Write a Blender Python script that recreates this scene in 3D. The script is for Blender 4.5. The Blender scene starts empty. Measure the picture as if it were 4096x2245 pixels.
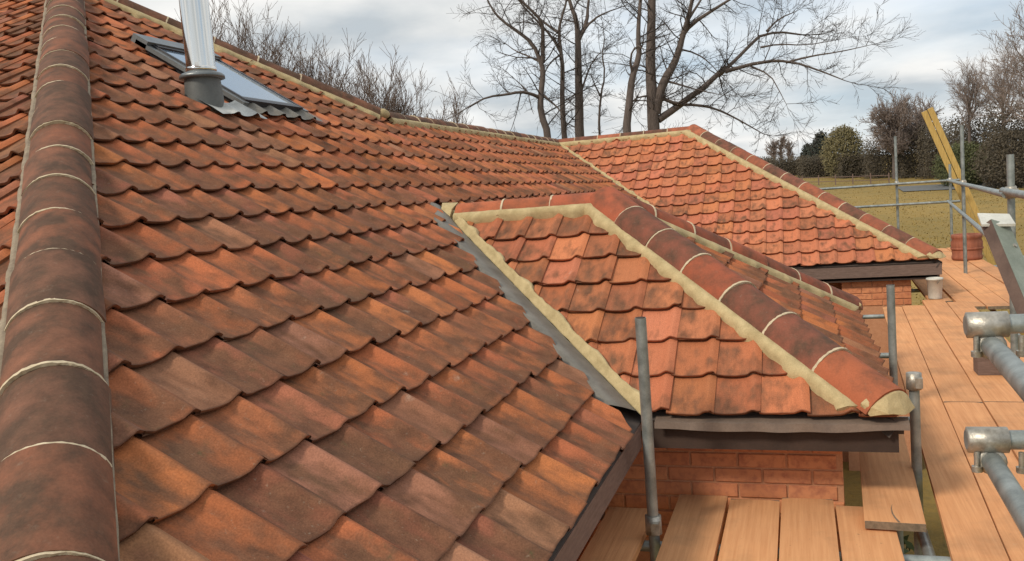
import bpy, bmesh, math, random
from mathutils import Vector, Matrix, noise

random.seed(7)
SC = bpy.context.scene
COL = SC.collection

# ------------------------------------------------------------------ camera, sky, sun, exposure
CAM_YAW, CAM_PITCH, CAM_ROLL, CAM_F = 0.3270, 0.0932, -0.0769, 3426.6
fw = Vector((math.cos(CAM_PITCH)*math.cos(CAM_YAW), math.cos(CAM_PITCH)*math.sin(CAM_YAW), -math.sin(CAM_PITCH)))
rt = fw.cross(Vector((0, 0, 1))).normalized()
up = rt.cross(fw)
r2 = rt*math.cos(CAM_ROLL) + up*math.sin(CAM_ROLL)
u2 = -rt*math.sin(CAM_ROLL) + up*math.cos(CAM_ROLL)
cd = bpy.data.cameras.new('camera')
cam = bpy.data.objects.new('camera', cd); COL.objects.link(cam)
cam.matrix_world = Matrix(((r2.x, u2.x, -fw.x, 0), (r2.y, u2.y, -fw.y, 0), (r2.z, u2.z, -fw.z, 0), (0, 0, 0, 1)))
cd.sensor_width = 36.0; cd.lens = CAM_F/4096*36.0
cd.clip_start = 0.05; cd.clip_end = 6000
SC.camera = cam

TO_SUN = Vector((-0.62, 0.42, 0.66)).normalized()
world = bpy.data.worlds.new('World'); SC.world = world; world.use_nodes = True
wn, wl = world.node_tree.nodes, world.node_tree.links
wn.clear()
w_out = wn.new('ShaderNodeOutputWorld'); w_bg = wn.new('ShaderNodeBackground')
w_bg.inputs['Strength'].default_value = 0.1
sky = wn.new('ShaderNodeTexSky'); sky.sky_type = 'NISHITA'; sky.sun_disc = False
sky.sun_elevation = math.asin(TO_SUN.z); sky.sun_rotation = math.atan2(TO_SUN.x, TO_SUN.y)
sky.air_density = 1.0; sky.dust_density = 2.0
tc = wn.new('ShaderNodeTexCoord'); sep = wn.new('ShaderNodeSeparateXYZ')
wl.new(tc.outputs['Generated'], sep.inputs[0])
def wmath(op, a, b=None):
    n = wn.new('ShaderNodeMath'); n.operation = op
    for i, v in enumerate((a, b)):
        if v is None: continue
        if isinstance(v, (int, float)): n.inputs[i].default_value = v
        else: wl.new(v, n.inputs[i])
    return n.outputs[0]
zz = wmath('ADD', wmath('MAXIMUM', sep.outputs[2], 0.0), 0.16)
cmb = wn.new('ShaderNodeCombineXYZ')
wl.new(wmath('DIVIDE', sep.outputs[0], zz), cmb.inputs[0]); wl.new(wmath('DIVIDE', sep.outputs[1], zz), cmb.inputs[1])
n1 = wn.new('ShaderNodeTexNoise'); n1.inputs['Scale'].default_value = 1.15; n1.inputs['Detail'].default_value = 7; n1.inputs['Roughness'].default_value = 0.52
n2 = wn.new('ShaderNodeTexNoise'); n2.inputs['Scale'].default_value = 0.55; n2.inputs['Detail'].default_value = 5
mp = wn.new('ShaderNodeMapping'); mp.inputs['Location'].default_value = (3.1, 1.7, 0)
wl.new(cmb.outputs[0], n1.inputs['Vector']); wl.new(cmb.outputs[0], mp.inputs[0]); wl.new(mp.outputs[0], n2.inputs['Vector'])
cr = wn.new('ShaderNodeValToRGB')
cr.color_ramp.elements[0].position = 0.36; cr.color_ramp.elements[0].color = (5.5, 6.0, 6.35, 1)
cr.color_ramp.elements[1].position = 0.62; cr.color_ramp.elements[1].color = (9.9, 9.8, 9.5, 1)
wl.new(n1.outputs[0], cr.inputs[0])
gap = wn.new('ShaderNodeValToRGB')                    # thin places where blue shows through
gap.color_ramp.elements[0].position = 0.47; gap.color_ramp.elements[0].color = (0, 0, 0, 1)
gap.color_ramp.elements[1].position = 0.64; gap.color_ramp.elements[1].color = (0.45, 0.45, 0.45, 1)
wl.new(n2.outputs[0], gap.inputs[0])
bl = wn.new('ShaderNodeMixRGB'); bl.blend_type = 'ADD'; bl.inputs[0].default_value = 1.0
bl.inputs[2].default_value = (1.6, 2.8, 4.1, 1)
wl.new(sky.outputs[0], bl.inputs[1])
mx = wn.new('ShaderNodeMixRGB')
wl.new(gap.outputs[0], mx.inputs[0]); wl.new(cr.outputs[0], mx.inputs[1]); wl.new(bl.outputs[0], mx.inputs[2])
wl.new(mx.outputs[0], w_bg.inputs['Color']); wl.new(w_bg.outputs[0], w_out.inputs[0])

sd = bpy.data.lights.new('sun', 'SUN'); sd.energy = 2.7; sd.angle = math.radians(10); sd.color = (1.0, 0.89, 0.74)
so = bpy.data.objects.new('sun', sd); COL.objects.link(so)
so.rotation_euler = (-TO_SUN).to_track_quat('-Z', 'Y').to_euler(); so.location = TO_SUN*50
SC.view_settings.view_transform = 'Standard'; SC.view_settings.look = 'None'
SC.view_settings.exposure = 0.0; SC.view_settings.gamma = 1.0; SC.view_settings.use_curve_mapping = False
try: SC.cycles.use_denoising = True
except Exception: pass
SC.cycles.max_bounces = 6; SC.cycles.transparent_max_bounces = 8

# ------------------------------------------------------------------ helpers
class MB:
    """collects faces; verts are world (or local) coordinates"""
    def __init__(s): s.v = []; s.f = []; s.sm = []; s.uv = None; s.col = None
    def add(s, vs, fs, smooth=False):
        o = len(s.v); s.v += [tuple(v) for v in vs]; s.f += [tuple(i+o for i in f) for f in fs]; s.sm += [smooth]*len(fs)
    def box(s, c, d, ax=None):
        """box about c, half sizes d, optional axes"""
        c = Vector(c); X, Y, Z = ax or (Vector((1,0,0)), Vector((0,1,0)), Vector((0,0,1)))
        vs = [c + X*d[0]*a + Y*d[1]*b + Z*d[2]*e for a in (-1,1) for b in (-1,1) for e in (-1,1)]
        s.add(vs, [(0,1,3,2),(4,6,7,5),(0,4,5,1),(2,3,7,6),(0,2,6,4),(1,5,7,3)])
    def tube(s, pts, rads, n=12, caps=True):
        pts = [Vector(p) for p in pts]; rings = []; ref = None
        for i, p in enumerate(pts):
            d = (pts[min(i+1, len(pts)-1)] - pts[max(i-1, 0)])
            if d.length < 1e-9: d = Vector((0,0,1))
            d.normalize()
            if ref is None: ref = Vector((1,0,0)) if abs(d.x) < 0.8 else Vector((0,1,0))
            a = (ref - d*ref.dot(d)).normalized(); ref = a; b = d.cross(a)
            r = rads[i] if isinstance(rads, (list, tuple)) else rads
            rings.append([p + a*(r*math.cos(2*math.pi*k/n)) + b*(r*math.sin(2*math.pi*k/n)) for k in range(n)])
        vs = [v for rg in rings for v in rg]
        fs = [(i*n+k, i*n+(k+1)%n, (i+1)*n+(k+1)%n, (i+1)*n+k) for i in range(len(pts)-1) for k in range(n)]
        s.add(vs, fs, True)
        if caps:
            s.add(rings[0], [tuple(range(n))[::-1]]); s.add(rings[-1], [tuple(range(n))])
    def mesh(s, name):
        me = bpy.data.meshes.new(name); me.from_pydata(s.v, [], s.f); me.update()
        me.polygons.foreach_set('use_smooth', s.sm)
        return me
    def build(s, name, mat, parent=None, pinv=None):
        return link(name, s.mesh(name), mat, parent, pinv)

def link(name, me, mat, parent=None, pinv=None):
    if mat is not None and not me.materials: me.materials.append(mat)
    o = bpy.data.objects.new(name, me); COL.objects.link(o)
    if parent is not None:
        o.parent = parent
        o.matrix_parent_inverse = PINV.get(parent.name, Matrix.Identity(4))
    return o
PINV = {}
def tag(o, label=None, cat=None, group=None, kind=None):
    if label: o['label'] = label
    if cat: o['category'] = cat
    if group: o['group'] = group
    if kind: o['kind'] = kind
    return o
def thing(name, loc, label, cat, group=None):
    o = bpy.data.objects.new(name, None); COL.objects.link(o); o.location = loc; o.empty_display_size = 0.2
    PINV[o.name] = Matrix.Translation(Vector(loc)).inverted()
    return tag(o, label, cat, group)

# ------------------------------------------------------------------ materials
class NT:
    def __init__(s, name):
        s.m = bpy.data.materials.new(name); s.m.use_nodes = True
        s.n = s.m.node_tree.nodes; s.l = s.m.node_tree.links; s.b = s.n['Principled BSDF']
    def node(s, t, **kw):
        n = s.n.new(t)
        for k, v in kw.items(): setattr(n, k, v)
        return n
    def put(s, v, sock):
        if isinstance(v, (int, float)): sock.default_value = v
        elif isinstance(v, tuple): sock.default_value = v if len(v) == 4 or len(sock.default_value) == 3 else v + (1,)
        else: s.l.new(v, sock)
    def math(s, op, a, b=0.0, clamp=False):
        n = s.node('ShaderNodeMath', operation=op, use_clamp=clamp); s.put(a, n.inputs[0]); s.put(b, n.inputs[1]); return n.outputs[0]
    def mix(s, f, a, b, blend='MIX'):
        n = s.node('ShaderNodeMixRGB', blend_type=blend); s.put(f, n.inputs[0]); s.put(a, n.inputs[1]); s.put(b, n.inputs[2]); return n.outputs[0]
    def noise(s, vec, scale, detail=4, rough=0.55):
        n = s.node('ShaderNodeTexNoise'); n.inputs['Scale'].default_value = scale; n.inputs['Detail'].default_value = detail
        n.inputs['Roughness'].default_value = rough
        if vec is not None: s.l.new(vec, n.inputs['Vector'])
        return n.outputs[0]
    def ramp(s, f, p0, p1, c0=(0,0,0,1), c1=(1,1,1,1)):
        n = s.node('ShaderNodeValToRGB'); e = n.color_ramp.elements
        e[0].position, e[1].position, e[0].color, e[1].color = p0, p1, c0, c1
        s.put(f, n.inputs[0]); return n.outputs[0]
    def pos(s): return s.node('ShaderNodeNewGeometry').outputs['Position']
    def scaled(s, vec, sc, rot=(0,0,0)):
        n = s.node('ShaderNodeMapping'); n.inputs['Scale'].default_value = sc; n.inputs['Rotation'].default_value = rot
        s.l.new(vec, n.inputs[0]); return n.outputs[0]
    def bump(s, h, strength, dist=0.01):
        n = s.node('ShaderNodeBump'); n.inputs['Strength'].default_value = strength; n.inputs['Distance'].default_value = dist
        s.l.new(h, n.inputs['Height']); s.l.new(n.outputs[0], s.b.inputs['Normal'])
    def fin(s, col, rough=0.85, metal=0.0, spec=None):
        s.put(col, s.b.inputs['Base Color']); s.put(rough, s.b.inputs['Roughness']); s.put(metal, s.b.inputs['Metallic'])
        if spec is not None: s.b.inputs['Specular IOR Level'].default_value = spec
        return s.m

def clay_mat(name, per_object):
    """fired clay; colour per tile in rgb, how much grime the tile carries in alpha"""
    t = NT(name)
    if per_object:
        oi = t.node('ShaderNodeObjectInfo'); c, a = oi.outputs['Color'], oi.outputs['Alpha']
    else:
        at = t.node('ShaderNodeVertexColor'); at.layer_name = 'tone'; c, a = at.outputs['Color'], at.outputs['Alpha']
    uvn = t.node('ShaderNodeUVMap'); uvn.uv_map = 'UVMap'
    sx = t.node('ShaderNodeSeparateXYZ'); t.l.new(uvn.outputs[0], sx.inputs[0])
    u, v = sx.outputs[0], sx.outputs[1]
    p = t.pos()
    big = t.noise(p, 2.6, 3); mid = t.noise(p, 11, 4, 0.6); fine = t.noise(p, 160, 3)
    sr = t.node('ShaderNodeSeparateXYZ'); t.l.new(c, sr.inputs[0]); seed = t.math('MULTIPLY', sr.outputs[0], 173.0)
    cv = t.node('ShaderNodeCombineXYZ'); t.put(t.math('ADD', t.math('MULTIPLY', u, 2.6), seed), cv.inputs[0]); t.put(t.math('MULTIPLY', v, 1.7), cv.inputs[1]); t.put(t.math('MULTIPLY', seed, 0.37), cv.inputs[2])
    streak = t.noise(cv.outputs[0], 1.4, 3, 0.5)
    cv2 = t.node('ShaderNodeCombineXYZ'); t.put(t.math('ADD', t.math('MULTIPLY', u, 16.0), seed), cv2.inputs[0]); t.put(t.math('MULTIPLY', v, 1.6), cv2.inputs[1])
    fstreak = t.noise(cv2.outputs[0], 1.5, 4, 0.6)
    # clean clay kept under the lap of the course above and on the roll
    fresh = t.math('MULTIPLY', t.ramp(v, 0.28, 0.78), t.ramp(u, 0.50, 0.84))
    fresh = t.math('ADD', fresh, t.math('MULTIPLY', t.ramp(v, 0.60, 0.84), 0.45))
    g = t.math('ADD', t.math('MULTIPLY', a, 1.2), t.math('MULTIPLY', t.math('SUBTRACT', streak, 0.5), 3.2))
    g = t.math('ADD', g, t.math('MULTIPLY', t.math('SUBTRACT', big, 0.5), 1.0))
    g = t.math('ADD', g, t.math('MULTIPLY', t.math('SUBTRACT', mid, 0.5), 1.2))
    g = t.math('SUBTRACT', g, t.math('MULTIPLY', fresh, 1.05), True)
    grime = t.mix(t.ramp(mid, 0.35, 0.68), (0.112, 0.052, 0.029), (0.215, 0.100, 0.057))
    grime = t.mix(t.math('MULTIPLY', t.ramp(big, 0.5, 0.72), 0.5), grime, (0.105, 0.070, 0.042))
    col = t.mix(t.math('MULTIPLY', g, 0.94), c, grime)
    col = t.mix(1.0, col, t.ramp(fstreak, 0.25, 0.75, (0.93, 0.92, 0.91, 1), (1.06, 1.06, 1.06, 1)), 'MULTIPLY')
    pale = t.math('MULTIPLY', t.ramp(t.noise(p, 48, 4, 0.7), 0.62, 0.76), t.math('MULTIPLY', a, 0.6))
    col = t.mix(pale, col, (0.33, 0.27, 0.20))
    spl = t.math('MULTIPLY', t.ramp(t.noise(p, 4.3, 6, 0.6), 0.69, 0.78), 0.6)
    col = t.mix(spl, col, (0.46, 0.37, 0.29))
    moss = t.math('MULTIPLY', t.math('MULTIPLY', t.ramp(t.noise(p, 21, 5, 0.7), 0.60, 0.72), t.ramp(big, 0.42, 0.6)), t.math('MULTIPLY', a, 0.7))
    col = t.mix(moss, col, (0.085, 0.082, 0.036))
    col = t.mix(1.0, col, t.ramp(fine, 0.2, 0.8, (0.68, 0.68, 0.68, 1), (1.26, 1.26, 1.26, 1)), 'MULTIPLY')
    col = t.mix(t.ramp(v, 0.0, 0.03, (0.75,)*3 + (1,), (0, 0, 0, 1)), col, (0.055, 0.024, 0.014))     # shadow line of the lap, painted dark along the tail edge
    t.bump(t.math('ADD', t.math('MULTIPLY', fine, 0.6), mid), 0.35, 0.005)
    return t.fin(col, t.ramp(mid, 0.3, 0.7, (0.72,)*3 + (1,), (0.95,)*3 + (1,)), 0, 0.2)
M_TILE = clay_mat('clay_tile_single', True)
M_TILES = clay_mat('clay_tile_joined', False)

def ridge_mat():
    t = NT('clay_ridge'); oi = t.node('ShaderNodeObjectInfo'); c, a = oi.outputs['Color'], oi.outputs['Alpha']
    p = t.pos(); mid = t.noise(p, 7, 5, 0.6); fine = t.noise(p, 120, 3)
    g = t.math('ADD', a, t.math('MULTIPLY', t.math('SUBTRACT', mid, 0.5), 2.6), True)
    col = t.mix(g, c, t.mix(t.noise(p, 19, 4), (0.055, 0.032, 0.022), (0.135, 0.078, 0.050)))
    pale = t.math('MULTIPLY', t.ramp(t.noise(p, 26, 5, 0.7), 0.60, 0.78), 0.35)
    col = t.mix(pale, col, (0.25, 0.21, 0.16))
    col = t.mix(1.0, col, t.ramp(fine, 0.2, 0.8, (0.84,)*3 + (1,), (1.12,)*3 + (1,)), 'MULTIPLY')
    t.bump(t.math('ADD', t.math('MULTIPLY', fine, 0.5), mid), 0.25, 0.005)
    return t.fin(col, 0.8, 0, 0.2)
M_RIDGE = ridge_mat()

def simple(name, c0, c1, scale=8, rough=0.85, metal=0.0, bump=0.2, fine=90, spec=None, stretch=None):
    t = NT(name); p = t.pos()
    if stretch: p = t.scaled(p, stretch)
    n = t.noise(p, scale, 6, 0.6); f = t.noise(t.pos(), fine, 3)
    col = t.mix(t.ramp(n, 0.28, 0.72), c0, c1)
    col = t.mix(1.0, col, t.ramp(f, 0.2, 0.8, (0.85,)*3 + (1,), (1.1,)*3 + (1,)), 'MULTIPLY')
    if bump: t.bump(t.math('ADD', n, t.math('MULTIPLY', f, 0.5)), bump, 0.006)
    return t.fin(col, rough, metal, spec)
M_MORTAR = simple('mortar_cream', (0.35, 0.270, 0.135), (0.54, 0.430, 0.235), 13, 0.95, bump=0.6, fine=130)
M_MORTAR_OLD = simple('mortar_dirty', (0.17, 0.13, 0.095), (0.33, 0.27, 0.19), 16, 0.95, bump=0.6)
M_POINT = simple('mortar_pointing', (0.42, 0.34, 0.22), (0.66, 0.56, 0.40), 20, 0.95, bump=0.4)
M_LEAD = simple('lead_sheet', (0.115, 0.106, 0.090), (0.215, 0.200, 0.172), 7, 0.55, 0.2, 0.35)
M_ALU = simple('flashing_sheet', (0.34, 0.35, 0.34), (0.60, 0.61, 0.59), 10, 0.5, 0.3, 0.2)
M_UNDER = simple('roof_underlay', (0.05, 0.04, 0.035), (0.08, 0.06, 0.05), 5)
M_FELT = simple('eave_felt', (0.12, 0.085, 0.066), (0.20, 0.145, 0.11), 6, 0.75)
M_FASCIA = simple('fascia_timber', (0.115, 0.075, 0.060), (0.20, 0.135, 0.11), 5, 0.8, stretch=(2, 2, 14))
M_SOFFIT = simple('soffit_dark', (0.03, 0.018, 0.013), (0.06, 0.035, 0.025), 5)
M_BRICK_JOINT = simple('brick_joint', (0.46, 0.21, 0.11), (0.56, 0.28, 0.155), 20, 0.95)
M_GALV = simple('galvanised_tube', (0.17, 0.195, 0.19), (0.40, 0.44, 0.43), 11, 0.45, 0.55, 0.1, 200, stretch=(1, 1, 1))
M_COUPLER = simple('zinc_coupler', (0.26, 0.24, 0.20), (0.56, 0.53, 0.47), 24, 0.45, 0.7, 0.4)
M_BEAM = simple('green_grey_paint', (0.16, 0.19, 0.155), (0.27, 0.305, 0.26), 7, 0.6, 0, 0.1)
M_SHADE_SIDE = simple('brown_shade_side', (0.085, 0.055, 0.045), (0.15, 0.10, 0.08), 9, 0.85)  # shadow tone painted on the left side of the leaning beam
M_WHITE = simple('white_plastic', (0.46, 0.46, 0.41), (0.68, 0.68, 0.62), 6, 0.5, bump=0.05)
M_YELLOW = simple('yellow_timber', (0.36, 0.225, 0.055), (0.60, 0.42, 0.135), 9, 0.7, stretch=(3, 9, .6))
M_SOOT = simple('dark_frame', (0.018, 0.018, 0.022), (0.035, 0.035, 0.042), 8, 0.4, 0.2, 0.05)
M_GREY_FRAME = simple('grey_flashing_frame', (0.13, 0.145, 0.15), (0.22, 0.24, 0.25), 9, 0.4, 0.5, 0.1)
M_COLLAR = simple('flue_collar', (0.085, 0.092, 0.092), (0.135, 0.145, 0.142), 8, 0.55, 0.2, 0.1)
M_BARK = simple('bark_brown', (0.075, 0.058, 0.050), (0.16, 0.128, 0.112), 6, 0.95, bump=0.6, fine=30, stretch=(5, 5, 1))
M_TWIG = simple('twig_dark', (0.040, 0.032, 0.028), (0.075, 0.058, 0.050), 3, 0.95, bump=0)
M_TWIG_RED = simple('twig_brown', (0.12, 0.082, 0.064), (0.19, 0.138, 0.108), 3, 0.95, bump=0)

def brick_mat():
    t = NT('brick_orange'); oi = t.node('ShaderNodeObjectInfo'); p = t.pos()
    n = t.noise(p, 22, 5); f = t.noise(p, 170, 3)
    c = t.mix(oi.outputs['Random'], (0.54, 0.195, 0.088), (0.64, 0.265, 0.125))
    c = t.mix(t.ramp(n, 0.45, 0.75), c, (0.38, 0.13, 0.07))
    t.bump(t.math('ADD', n, f), 0.35, 0.004)
    return t.fin(c, 0.92)
M_BRICK = brick_mat()

def wood_mat(name, c0, c1, rot=0.0):
    t = NT(name); oi = t.node('ShaderNodeObjectInfo'); p = t.pos()
    sh = t.node('ShaderNodeVectorMath', operation='ADD'); t.l.new(p, sh.inputs[0])
    cb = t.node('ShaderNodeCombineXYZ'); t.l.new(t.math('MULTIPLY', oi.outputs['Random'], 9.0), cb.inputs[2]); t.l.new(cb.outputs[0], sh.inputs[1])
    q = t.scaled(sh.outputs[0], (0.9, 26, 26), (0, 0, rot))
    g = t.noise(q, 2.2, 6, 0.65); st = t.noise(p, 2.3, 5, 0.6); f = t.noise(p, 120, 3)
    c = t.mix(t.ramp(g, 0.3, 0.72), c0, c1)
    c = t.mix(t.math('MULTIPLY', t.math('SUBTRACT', oi.outputs['Random'], 0.3), 0.4, True), c, (0.36, 0.20, 0.10))
    c = t.mix(t.math('MULTIPLY', t.ramp(st, 0.50, 0.80), 0.55), c, (0.20, 0.125, 0.07))
    c = t.mix(t.math('MULTIPLY', t.ramp(t.noise(p, 31, 4, 0.7), 0.66, 0.74), 0.5), c, (0.13, 0.085, 0.05))
    c = t.mix(t.math('MULTIPLY', t.ramp(t.noise(p, 17, 6, 0.75), 0.66, 0.74), 0.55), c, (0.52, 0.44, 0.33))
    c = t.mix(1.0, c, t.ramp(t.noise(p, 0.9, 4), 0.3, 0.7, (0.82, 0.82, 0.84, 1), (1.08, 1.07, 1.04, 1)), 'MULTIPLY')
    t.bump(t.math('ADD', g, t.math('MULTIPLY', f, 0.3)), 0.5, 0.004)
    return t.fin(c, 0.85, 0, 0.3)
M_BOARD = wood_mat('scaffold_timber', (0.58, 0.262, 0.112), (0.745, 0.380, 0.180))
M_ENDGRAIN = simple('board_end', (0.12, 0.09, 0.06), (0.25, 0.18, 0.12), 40, 0.95)

def steel_mat():
    t = NT('polished_flue'); p = t.pos(); q = t.scaled(p, (1, 1, 0.05))
    n = t.noise(q, 30, 3); b = t.noise(p, 4, 4)
    t.bump(b, 0.04, 0.02)
    return t.fin(t.mix(n, (0.66, 0.66, 0.64), (0.76, 0.76, 0.74)), t.ramp(b, 0.3, 0.7, (0.07,)*3 + (1,), (0.17,)*3 + (1,)), 1.0)
M_STEEL = steel_mat()
def glass_mat():
    t = NT('skylight_glass')
    t.b.inputs['Coat Weight'].default_value = 0.6; t.b.inputs['Coat Roughness'].default_value = 0.03
    return t.fin(t.mix(t.noise(t.pos(), 3, 3), (0.15, 0.22, 0.31), (0.21, 0.28, 0.36)), 0.06, 0.0, 1.0)  # blue base colour paints in reflected sky, on top of the real gloss
M_GLASS = glass_mat()

def ground_mat():
    t = NT('field_grass'); p = t.pos()
    a = t.noise(p, 0.05, 5); b = t.noise(p, 0.6, 6, 0.65); c = t.noise(p, 7, 5, 0.7)
    col = t.mix(t.ramp(a, 0.35, 0.65), (0.235, 0.155, 0.030), (0.330, 0.215, 0.052))
    col = t.mix(t.ramp(b, 0.45, 0.75), col, (0.200, 0.152, 0.040))
    col = t.mix(t.math('MULTIPLY', t.ramp(c, 0.35, 0.7), 0.5), col, (0.10, 0.085, 0.030))
    t.bump(c, 0.6, 0.05)
    return t.fin(col, 0.95)
M_GROUND = ground_mat()
def leaf_mat(name, c0, c1):
    t = NT(name); p = t.pos()
    return t.fin(t.mix(t.ramp(t.noise(p, 2.2, 4), 0.3, 0.7), c0, c1), 0.8)
M_EVER = leaf_mat('evergreen_dark', (0.016, 0.022, 0.018), (0.035, 0.042, 0.028))
M_OLIVE = leaf_mat('olive_leaf', (0.10, 0.088, 0.036), (0.18, 0.15, 0.07))
M_HEDGE = leaf_mat('hedge_leaf', (0.050, 0.041, 0.027), (0.090, 0.072, 0.046))
M_GREEN = leaf_mat('shrub_green', (0.045, 0.055, 0.018), (0.085, 0.090, 0.030))
M_WEED = leaf_mat('weed_green', (0.03, 0.05, 0.012), (0.09, 0.11, 0.03))
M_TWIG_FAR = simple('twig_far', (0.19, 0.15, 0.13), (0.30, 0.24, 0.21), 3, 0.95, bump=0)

# ------------------------------------------------------------------ setting: ground
GZ = -4.4
def ground_z(x, y):
    d = max(0.0, x*0.947 + y*0.321 - 20.0)
    z = GZ + min(d, 130)*0.0555 + max(0.0, d-130)*0.004
    return z + 0.12*noise.noise(Vector((x*0.06, y*0.06, 0)))
def make_ground():
    mb = MB(); xs = [-3000, -800, -200, -60, -20, -8] + [i*4.0 for i in range(0, 45)] + [200, 260, 400, 800, 1600, 3500]
    ys = [-3500, -1200, -400, -150, -80] + [i*5.0 for i in range(-12, 13)] + [90, 200, 500, 1500, 3500]
    vs = [(x, y, ground_z(x, y)) for x in xs for y in ys]; n = len(ys)
    mb.add(vs, [(i*n+j, (i+1)*n+j, (i+1)*n+j+1, i*n+j+1) for i in range(len(xs)-1) for j in range(n-1)], True)
    return tag(mb.build('ground', M_GROUND), kind='structure')
make_ground()

# ------------------------------------------------------------------ house: dimensions
T = 0.6355; TH = math.atan(T); CT, ST = math.cos(TH), math.sin(TH)
YE, ZE = 0.868, -1.2585                       # main eave
XL, QL = 0.575, 1.080                          # near hip foot and its plan slope
XR, QR = 12.85, 1.016                         # far hip foot
ZW = 1.10; WB = (ZW-ZE)/T; YW = YE + WB       # wing ridge
XJ = XR - QR*WB                               # where the far hip dies into the wing ridge
XC, YC, ZC = 4.731, -0.4765, -0.039; WC = (ZC-ZE)/T      # small hipped wing
XB, YB = 13.077, -1.862                       # far wing
SA = (XR-XL)/(QL+QR); YA, ZA = YE+SA, ZE+SA*T; XA = XL+QL*SA   # apex
TD = T/QL
GAUGE, TW, TL = 0.30, 0.25, 0.375
house = thing('house', (8.0, 3.5, GZ), 'brick house with pitched red clay pantile roofs, hips and a steel flue', 'house')

PU = [0, .09, .24, .46, .66, .74, .81, .87, .92, .98, 1.05]
PH = [.011, .003, -.002, -.003, .001, .008, .022, .032, .032, .025, .016]
def prof(u):
    u = u % 1.0
    for i in range(len(PU)-1):
        if PU[i] <= u <= PU[i+1]:
            f = (u-PU[i])/(PU[i+1]-PU[i]); return PH[i]+(PH[i+1]-PH[i])*f
    return 0
THK = 0.015
def tile_geo(seed):
    """one pantile in its own frame: x across, y up the slope from the tail, z off the roof"""
    r = random.Random(seed); vs, fs, uv, sm = [], [], [], []
    tw = r.uniform(-.008, .008); bow = r.uniform(-.005, .005); w2 = r.uniform(-.005, .005); sk_ = r.uniform(-.008, .008); chip = r.choice([None]*5+[0, 10, 9, 1])
    rows = [0.0, .14, TL]
    def z(i, y): return -.048 + .035*(1-y/TL) + PH[i] + tw*(PU[i]-.5)*(1-y/TL) + bow*math.sin(PU[i]*math.pi) + w2*math.sin(PU[i]*5+y*9)*.6
    def tail(i): return .003*math.sin(PU[i]*7+seed) + (0.004*r.random() if r.random() < .12 else 0)
    tl = [tail(i)+sk_*(PU[i]-.5) for i in range(len(PU))]
    if chip is not None: tl[chip] += r.uniform(.010, .022)
    n = len(PU)
    for y in rows:
        for i in range(n): vs.append((PU[i]*TW, y+(tl[i] if y == 0 else 0), z(i, y)+THK)); uv.append((min(PU[i], 1), y/TL))
    for k in range(len(rows)-1):
        for i in range(n-1): fs.append((k*n+i, k*n+i+1, (k+1)*n+i+1, (k+1)*n+i)); sm.append(True)
    o = len(vs)                                # tail edge
    for i in range(n): vs.append((PU[i]*TW, tl[i], z(i, 0)+THK)); uv.append((PU[i]*.4, 0.05))
    for i in range(n): vs.append((PU[i]*TW, tl[i]+.004, z(i, 0))); uv.append((PU[i]*.4, 0.0))
    for i in range(n-1): fs.append((o+n+i, o+n+i+1, o+i+1, o+i)); sm.append(True)
    o = len(vs)                                # long edge of the roll and the underside
    for i in (n-1,):
        for y in (0, TL): vs.append((PU[i]*TW, y, z(i, y)+THK)); uv.append((.5, y/TL))
        for y in (0, TL): vs.append((PU[i]*TW, y, z(i, y))); uv.append((.5, y/TL))
    fs.append((o+2, o+3, o+1, o)); sm.append(False)
    o = len(vs)
    for y in (0.004, TL):
        for i in (0, 3, 5, 8, 10): vs.append((PU[i]*TW, y, z(i, y))); uv.append((PU[i]*.4, y/TL))
    for i in range(4): fs.append((o+i, o+5+i, o+6+i, o+1+i)); sm.append(False)
    return vs, fs, uv, sm
NVAR = 26
GEO = [tile_geo(i) for i in range(NVAR)]
def geo_mesh(name, g):
    vs, fs, uv, sm = g
    me = bpy.data.meshes.new(name); me.from_pydata(vs, [], fs); me.update()
    me.polygons.foreach_set('use_smooth', sm)
    l = me.uv_layers.new(name='UVMap')
    li = [0]*len(me.loops); me.loops.foreach_get('vertex_index', li)
    l.data.foreach_set('uv', [c for i in li for c in uv[i]])
    return me
VAR_MESH = []
for g in GEO:
    me = geo_mesh('tile', g); me.materials.append(M_TILE); VAR_MESH.append(me)

def cut_geo(g, M, planes):
    """cut a placed tile with upright planes (point, normal kept side); returns geometry or None"""
    vs, fs, uv, sm = g; W = [M @ Vector(v) for v in vs]; todo = []
    for (px, py), (nx, ny) in planes:
        d = [(w.x-px)*nx + (w.y-py)*ny for w in W]
        if max(d) <= 0.004: return None
        if min(d) < 0: todo.append((Vector((px, py, 0)), Vector((nx, ny, 0))))
    if not todo: return g, True
    bm = bmesh.new(); L = bm.loops.layers.uv.new('UVMap'); bv = [bm.verts.new(w) for w in W]
    for f, s in zip(fs, sm):
        q = bm.faces.new([bv[i] for i in f]); q.smooth = s
        for lp, i in zip(q.loops, f): lp[L].uv = uv[i]
    for co, no in todo:
        bmesh.ops.bisect_plane(bm, geom=bm.verts[:]+bm.edges[:]+bm.faces[:], plane_co=co, plane_no=no, clear_inner=True)
    Mi = M.inverted(); bm.verts.index_update(); nv, nf, nu, ns = [], [], [], []
    for f in bm.faces:
        idx = []
        for lp in f.loops: nv.append(tuple(Mi @ lp.vert.co)); nu.append(tuple(lp[L].uv)); idx.append(len(nv)-1)
        nf.append(tuple(idx)); ns.append(f.smooth)
    bm.free()
    # weld corners that share place and uv so shading stays smooth
    key, remap, v2, u2_ = {}, [], [], []
    for v, u in zip(nv, nu):
        k = (round(v[0], 5), round(v[1], 5), round(v[2], 5), round(u[0], 4), round(u[1], 4))
        if k not in key: key[k] = len(v2); v2.append(v); u2_.append(u)
        remap.append(key[k])
    if not nf: return None
    return (v2, [tuple(remap[i] for i in f) for f in nf], u2_, ns), False

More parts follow.
